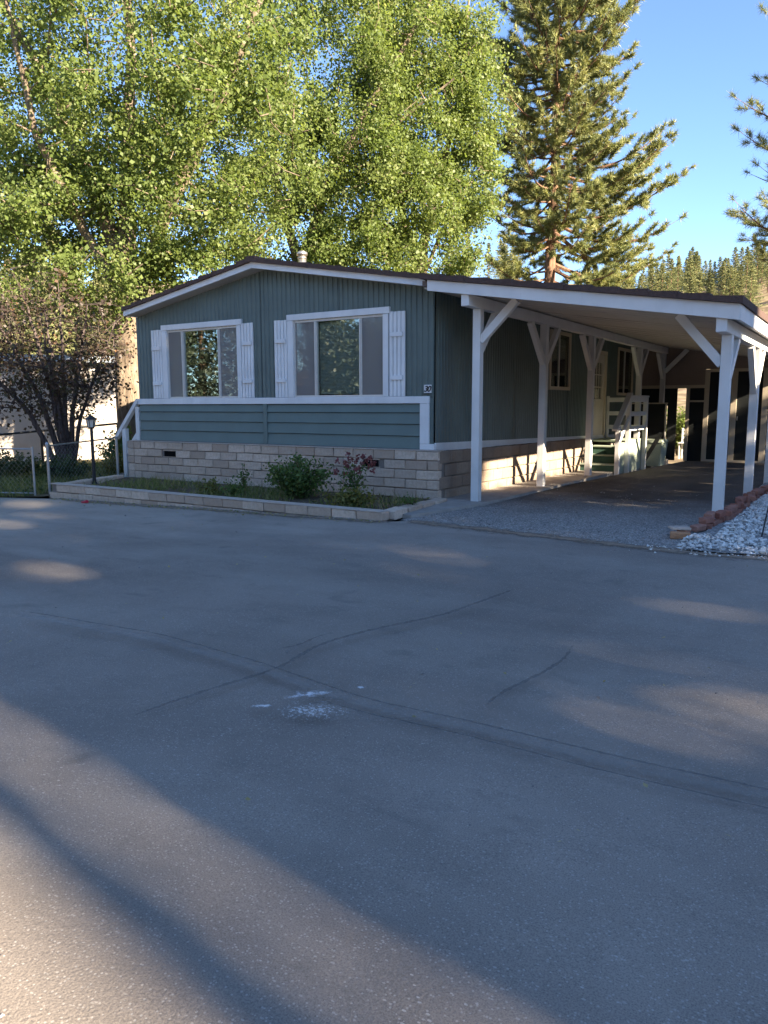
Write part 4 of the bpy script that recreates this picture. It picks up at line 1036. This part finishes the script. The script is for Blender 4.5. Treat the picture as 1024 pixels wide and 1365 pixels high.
pine("pine_tree", "near pine reaching in from the right edge with dark needle tufts", (4.75, 18.2, -.2), 18.5, 6.2, lambda z, az: 3.95 * max(.05, 1 - (z - 6) / 14) ** .7 * (1 + .1 * math.cos(az - RIGHT - math.pi)), 115, .23, .014, 26, trunk_r=.24)

# distant hillside conifers
def far_mesh(seed):
    r = np.random.default_rng(seed); nb = 95; P = []; D = []; T = []
    for b in range(nb):
        f = (b + r.random()) / nb; z = .10 + .88 * f; L = (.27 * (1 - f) ** .8 + .008) * r.uniform(.4, 1.25); a = b * 2.4 + r.normal(0, .5)
        m = 40; u = r.uniform(.15, 1, m); w = .008 + .012 * (1 - f)
        p = np.stack([np.cos(a) * L * u, np.sin(a) * L * u, z + .10 * L * (u - .6) + 0 * u], 1) + r.normal(0, w, (m, 3)) * [1, 1, .45]
        P.append(p); D.append(np.stack([np.full(m, math.cos(a)), np.full(m, math.sin(a)), np.full(m, .5)], 1)); T.append(np.full(m, r.normal(.5, .16)))
    p = np.concatenate(P); n = len(p); d = unit(np.concatenate(D) + r.normal(0, .6, (n, 3))); s = unit(np.cross(d, r.normal(size=(n, 3)))); L = r.uniform(.011, .026, (n, 1))
    tri = np.stack([p - s * L * .4, p + s * L * .4, p + d * L], 1); tone = np.clip(np.concatenate(T) + r.normal(0, .14, n), 0, 1)
    return tri, tone
far = []
for k in range(6):
    tri, tone = far_mesh(k); o = soup("crown", M['needle_far'], tri, 3, tone); me = o.data; bpy.data.objects.remove(o); far.append(me)
tmesh = MB().tube((0, 0, -.03), (0, 0, .85), .016, .004, 6).mesh("trunk", M['bark_pine'])
fx = np.array([.84338, .53731]); fz = np.array([-.53237, .83505])
cnt = 0
def far_tree(u, dpt, h):
    x, y = 5.76 + fz[0] * dpt + fx[0] * (u - 512) / 1016.6 * dpt, -10.5 + fz[1] * dpt + fx[1] * (u - 512) / 1016.6 * dpt
    t = thing("hillside_conifer", "sunlit conifer among many on the distant wooded hillside", "conifer", (x, y, hill_z(x, y) - .2), "conifers on the distant hillside")
    t.scale = (h * random.uniform(.85, 1.15), h * random.uniform(.85, 1.15), h); t.rotation_euler[2] = random.uniform(0, 6.28)
    link(bpy.data.objects.new("crown", random.choice(far)), t); link(bpy.data.objects.new("trunk", tmesh), t)
for k in range(225): far_tree(random.uniform(795, 1075), 135 + 105 * random.random() ** .75, random.uniform(4.5, 10))
for k in range(32): far_tree(random.uniform(-60, 190), random.uniform(60, 95), random.uniform(13, 18))
for k in range(16): far_tree(random.uniform(590, 690), random.uniform(150, 230), random.uniform(8, 13))

# ------------------------------------------------------------------ shade trees across the road, to the right (they cast the evening shade; crowns cut open for sun patches)
def shadow_pt(y0, z0, x): return np.stack([y0 * 0 + x, y0 - .1584 * x, z0 + .4549 * x], 1)
LIT = [(-4.85, -2.17, .34, .12), (-3.59, -2.22, .22, .07), (-5.71, -2.44, .22, .1), (-4.65, 1.87, .3, .16), (-5.2, 1.77, .35, .12), (-6.4, .3, .3, .12), (-7.16, -.55, .3, .1), (0.0, -2.1, .22, .06), (1.7, -1.2, .5, .05), (2.2, -1.42, .4, .05), (-4.0, 2.6, .3, .12), (-6.2, 2.2, .3, .12)]  # holes carved in the unseen crowns to place sun patches on the ground
def keep(y0, z0):
    ok = np.ones(len(y0), bool)
    for cy, cz, ry, rz in LIT: ok &= ((y0 - cy) / ry) ** 2 + ((z0 - cz) / rz) ** 2 > 1.9
    return ok
def shade_tree(name, label, y_lo, y_hi, z_lo, z_hi, x_lo, x_hi, ncl, per, size, sig, edge=.5):
    yc, xc = (y_lo + y_hi) / 2, (x_lo + x_hi) / 2
    t = thing(name, label, "tree", (xc, yc - .1584 * xc, -.3), "shade trees beyond the road")
    m = MB(); top = z_hi + .4549 * xc - 1; m.tube((0, 0, 0), (0, 0, top), .35, .05, 10)
    g = np.random.default_rng(int(1000 + y_lo * 100) % 9973)
    asp = (z_hi - z_lo) / max(.4, y_hi - y_lo); ny = max(1, round(math.sqrt(ncl / asp))); nz = max(1, round(ncl / ny)); ncl = ny * nz
    gy, gzz = np.meshgrid((np.arange(ny) + .5) / ny, (np.arange(nz) + .5) / nz)
    y0 = y_lo + (y_hi - y_lo) * np.clip(gy.ravel() + g.uniform(-.6, .6, ncl) / ny, 0, 1); z0 = z_lo + (z_hi - z_lo) * (gzz.ravel() + g.uniform(-.6, .6, ncl) / nz); x = g.uniform(x_lo, x_hi, ncl)
    P = shadow_pt(y0, z0, x)
    for k in range(0, ncl, 12):
        e = P[k] - np.array([xc, yc - .1584 * xc, -.3]); zb = max(.5, min(top - .5, e[2] - 1.0)); m.tube((0, 0, zb), tuple(e), .06, .015, 5)
    m.build("trunk", M['bark_pine'], t)
    idx = np.repeat(np.arange(ncl), per); Q = P[idx] + g.normal(size=(len(idx), 3)) * sig
    qy = Q[:, 1] + .1584 * Q[:, 0]; qz = Q[:, 2] - .4549 * Q[:, 0]
    ok = (keep(qy, qz) | (g.random(len(qy)) < .22)) & (qz < z_hi) & (qy > y_lo - edge * .3) & (qy < y_hi + edge)
    Q = Q[ok] - np.array([xc, yc - .1584 * xc, -.3])
    q, tone = leaves(Q, size, None, .2); soup("crown", M['leaf_shade'], q, 4, tone, t)
segs = [(-8.055, -7.0), (-8.04, -6.0), (-6.0, -3.6), (-3.6, -1.2), (-1.2, 1.25)]
for k, (a_, b_) in enumerate(segs):
    shade_tree("shade_tree", ["tall dense tree beyond the right edge, second from the road end of the row", "tall dense tree beyond the right edge, third from the road end of the row", "tall dense tree beyond the right edge, middle of the row", "tall dense tree beyond the right edge, next to last of the row", "tall dense tree beyond the right edge, last of the row behind the houses"][k], a_, b_, -4.6, 6.2 if k == 4 else 7.4, 40, 47, 150, 68, .32, (.6, .42, .42), .3)
shade_tree("shade_tree", "slim tall tree at the road end of the row beyond the right edge", -8.60, -8.38, -4.6, 7.0, 41, 45, 130, 55, .24, (.3, .07, .4), .05)
for k, (a_, b_) in enumerate(((.9, 3.6), (3.6, 6.4), (6.4, 9.6), (9.6, 12.6))):
    shade_tree("shade_tree", ["dense medium tree behind the brown house, nearest the road", "dense medium tree behind the brown house, second from the road", "dense medium tree behind the brown house, third from the road", "dense medium tree behind the brown house, farthest from the road"][k], a_, b_, -4.4, -.10 if k < 3 else .2, 17, 19, 110, 55, .22, (.32, .32, .24), .25)

n2 = thing("sky_block_house", "unseen brown house added on the right to cut sky light", "house")  # added out of view; dark bulk keeps side sky light out of the carport
box("wall", M['brown_roof'], n2, 9.6, 15.2, -1.5, 14, -.1, 2.6)
MB().hexa([(9.3, -1.9, 2.6), (15.5, -1.9, 2.6), (15.5, 14.4, 2.6), (9.3, 14.4, 2.6), (12.1, -1.9, 3.5), (12.6, -1.9, 3.5), (12.6, 14.4, 3.5), (12.1, 14.4, 3.5)]).build("roof", M['brown_roof'], n2)
for k in range(3): box("window", M['dark_screen'], n2, 9.58, 9.599, .5 + 4 * k, 2.2 + 4 * k, 1.0, 2.1)
# across the street behind the camera: seen as reflections in the panes, plus added trees blocking low sky
oh = thing("beige_house", "low beige house across the street", "house", (0, 0, 0))
box("wall", M['beige'], oh, -27, -16, -34, -28, -1.0, 2.6); MB().hexa([(-27.5, -34.5, 2.6), (-15.5, -34.5, 2.6), (-15.5, -27.5, 2.6), (-27.5, -27.5, 2.6), (-27, -31.2, 3.9), (-16, -31.2, 3.9), (-16, -30.8, 3.9), (-27, -30.8, 3.9)]).build("roof", M['brown_roof'], oh)
for k in range(3): box("window", M['dark_screen'], oh, -25 + 3.2 * k, -23.4 + 3.2 * k, -27.99, -27.95, .6, 1.9)
for k, (x, y, s, lab) in enumerate(((-9, -25, .62, "round green tree across the street"), (-15, -38, .9, "big green tree behind the beige house"), (-30, -37, .8, "broad green tree at the far end of the beige house"), (-34, -24, .8, "broad tree far down the street"))):
    src_ = [o for o in bpy.data.objects if o.name.startswith("cottonwood_tree")][k % 3]
    t = thing("offscreen_tree", lab, "tree", (x, y, -.6)); t.scale = (s, s, s)
    for ch in src_.children: c = ch.copy(); link(c, t)

def dark_tree(label, x, y, rx, H, n=5200, size=.62):
    t = thing("offscreen_tree", label, "tree", (x, y, -.4)); MB().tube((0, 0, 0), (0, 0, H * .8), .3, .06, 10).build("trunk", M['bark_pine'], t)
    p = ell((0, 0, H * .55), (rx, rx, H * .46), n // 14, .3); p = np.repeat(p, 14, 0) + rng.normal(0, .33, (len(p) * 14, 3)); q, tone = leaves(p, size, None, .2); soup("crown", M['leaf_shade'], q, 4, tone, t)
for k, (x, y, lab) in enumerate(((-1, -23, "added sky blocking dark tree behind the viewer"), (7, -20.5, "added sky blocking dark tree, second from the beige house"), (15, -20, "added sky blocking dark tree, third from the beige house"), (23, -20.5, "added sky blocking dark tree, fourth from the beige house"), (31, -22, "last added sky blocking dark tree to the right"))):
    dark_tree(lab, x, y - 3, 4.2, 7.5)  # unseen row added to dim the carport by hiding low sky
dark_tree('dark low branching tree near the street left of the beige house', -24, -18.5, 4.5, 9, 16000, .20)
dark_tree('dark bushy tree in front of the beige house', -16.5, -22, 2.6, 6, 16000, .20)
dark_tree('tall dark tree down the street left of the beige house', -33, -19, 5.5, 13, 16000, .20)

# ------------------------------------------------------------------ planting
def bush(name, label, cat, base, rad, nstem, nleaf, size, mat, stem_mat=None, group=None, aspect=.7):
    t = thing(name, label, cat, base, group); m = MB(); src = []
    for k in range(nstem):
        a = random.uniform(0, 6.28); rr = random.random() ** .5
        e = Vector((rad[0] * rr * math.cos(a), rad[1] * rr * math.sin(a), rad[2] * random.uniform(.55, 1.0) * (1.1 - .45 * rr)))
        mid = Vector((e.x * .35, e.y * .35, e.z * .55)); m.tube((e.x * .08, e.y * .08, -.03), mid, .007, .005, 4); m.tube(mid, e, .005, .003, 4)
        for s in np.linspace(.25, 1, 7): src.append(mid.lerp(e, max(0, (s - .4) / .6)) if s > .4 else Vector((0, 0, 0)).lerp(mid, s / .4))
    m.build("stems", M[stem_mat or 'stem'], t)
    src = np.array(src); idx = rng.integers(0, len(src), nleaf); pos = src[idx] + rng.normal(size=(nleaf, 3)) * .055
    pos[:, 2] = np.maximum(pos[:, 2], .01)
    q, tone = leaves(pos, size, None, .6, aspect); soup("leaves", mat, q, 4, tone, t)
    return t
rose = bush("rose_bush", "large leafy green rose bush in the planter", "bush", (-1.75, -1.25, .04), (.62, .45, .70), 54, 3600, .055, M['leaf_bush'])
rb2 = bush("rose_bush", "smaller rose bush with dried dark red blooms under the right vent", "bush", (-.80, -1.02, .04), (.34, .28, .68), 16, 380, .05, M['leaf_bush'])
fl = MB()
for k in range(26):
    a = random.uniform(0, 6.28); r = .34 * random.random() ** .5; z = random.uniform(.38, .72)
    c = np.array([[r * math.cos(a), r * math.sin(a) * .8, z]]); pos = c + rng.normal(size=(16, 3)) * .018
    q, tone = leaves(pos, .042, None, .3, .9); soup("flower", M['petal'], q, 4, tone, rb2)
bush("shrub", "low yellow green plant at the right front of the planter", "plant", (-.50, -1.62, .04), (.46, .26, .26), 26, 750, .05, M['leaf_yellow'])
bush("shrub", "thin single young plant against the block skirt", "plant", (-3.32, -.75, .03), (.14, .12, .52), 7, 130, .05, M['leaf_bush'])
bush("shrub", "small bright green tuft near the planter middle", "plant", (-3.45, -1.45, .04), (.32, .2, .22), 18, 420, .05, M['leaf_yellow'])
bush("shrub", "low dark weed beside the small bright tuft", "plant", (-2.85, -1.5, .04), (.24, .2, .22), 14, 300, .05, M['leaf_bush'])
bush("weed", "little weed growing at the corner of the concrete walk", "plant", (.34, -1.30, .03), (.12, .12, .2), 10, 120, .045, M['leaf_bush'])
bush("shrub", "bushy green shrub behind the lamp post", "bush", (-8.6, .9, -.1), (.55, .5, 1.15), 40, 2200, .08, M['leaf_bush'])
bush("shrub", "straggly yellowing shrub by the side steps rail", "bush", (-7.75, .1, -.12), (.40, .40, .68), 34, 1200, .065, M['leaf_yellow'])
bush("shrub", "dark green shrub at the foot of the plum tree", "bush", (-8.95, -.35, -.15), (.8, .5, .62), 46, 2400, .065, M['ivy'])
bush("shrub", "dark shrub left of the plum stems by the gate", "bush", (-10.4, -.7, -.15), (.9, .6, .7), 46, 2400, .07, M['ivy'])
bush("shrub", "green shrub behind the gap at the carport end", "bush", (.35, 16.5, -.2), (1.2, .8, 1.9), 60, 3000, .11, M['leaf_poplar'])

def grass(name, pts, h, w, mat=M['grass'], lean=.45, tone=None):
    n = len(pts); d = rng.normal(0, lean, (n, 3)); d[:, 2] = 1; d = unit(d); L = h * rng.uniform(.4, 1.2, (n, 1))
    s = unit(np.cross(d, rng.normal(size=(n, 3)))) * w
    tri = np.stack([pts - s, pts + s, pts + d * L], 1)
    o = soup(name, mat, tri, 3, np.clip(rng.beta(2, 1.7, n), 0, 1) if tone is None else tone); o['kind'] = 'stuff'; return o
n = 16000
P = np.stack([rng.uniform(-14, -6.9, n), rng.uniform(-2.75, 4, n), np.zeros(n)], 1); P[:, 2] = [zroad(p[0], 0) + .02 for p in P]
P = P[~((P[:, 0] > -7.5) & (P[:, 1] > -2.3) & (P[:, 1] < -.4) & (P[:, 0] > -6.5 - .3 * (P[:, 1] + 2.2)))]
grass("yard_grass", P, .30, .006, lean=.5)
n = 4200
P = np.stack([rng.uniform(-6.8, .1, n), -2.05 + 1.7 * rng.beta(1.3, 1.3, n), np.full(n, .035)], 1)
cl = np.sin(P[:, 0] * 2.3 + 1) + np.sin(P[:, 0] * 5.1) * .6 + rng.normal(0, .5, n)
grass("planter_grass", P[cl > -.3], .17, .006, lean=.6)
n = 5000
P = np.stack([rng.uniform(-13, -6.9, n), rng.uniform(-2.5, 2.5, n), np.zeros(n)], 1); P[:, 2] = [zroad(p[0], 0) + .03 + .12 * random.random() for p in P]
q, tone = leaves(P, .06, None, .8); tag(soup("ground_leaves", M['ivy'], q, 4, tone), kind='stuff')
n = 420
P = np.stack([rng.uniform(-6.6, .4, n), rng.uniform(-2.05, -.25, n), rng.uniform(.05, .07, n)], 1)
q, tone = leaves(P, .05, None, 2.5); tag(soup("leaf_litter", M['leaf_yellow'], q, 4, tone), kind='stuff')

n = 520
P = np.stack([rng.uniform(-6.3, .6, n), -2.36 - rng.gamma(1.2, .11, n), np.zeros(n)], 1); P[:, 2] = [zroad(p[0], 0) + .012 for p in P]
q, tone = leaves(P, .032, np.clip(rng.normal(.8, .2, n), 0, 1), 3); tag(soup("edge_litter", M['grass'], q, 4, tone), kind='stuff')
n = 90
P = np.stack([rng.uniform(-3, 6, n), rng.uniform(-8.5, -2.8, n), np.zeros(n)], 1); P[:, 2] = [zroad(p[0], 0) + .011 for p in P]
q, tone = leaves(P, .024, np.clip(rng.normal(.93, .08, n), .75, 1), 3); tag(soup("fallen_leaves", M['grass'], q, 4, tone), kind='stuff')
n = 170
P = np.stack([rng.uniform(3.7, 6.2, n), -2.28 - rng.gamma(1.1, .09, n), np.full(n, .008)], 1)
soup("stray_gravel", M['stone'], octa_stones(P, rng.gamma(5, .002, n) + .003, .7), 3, np.repeat(rng.beta(2.2, 2, n), 8))['kind'] = 'stuff'
n = 700
P = np.stack([rng.uniform(-6.3, .55, n), -2.33 - rng.gamma(1.0, .03, n), np.zeros(n)], 1); P[:, 2] = [zroad(p[0], 0) + .005 for p in P]
soup("edge_grit", M['chip'], octa_stones(P, rng.gamma(3, .002, n) + .002, .8), 3, np.repeat(rng.beta(2, 2, n), 8))['kind'] = 'stuff'
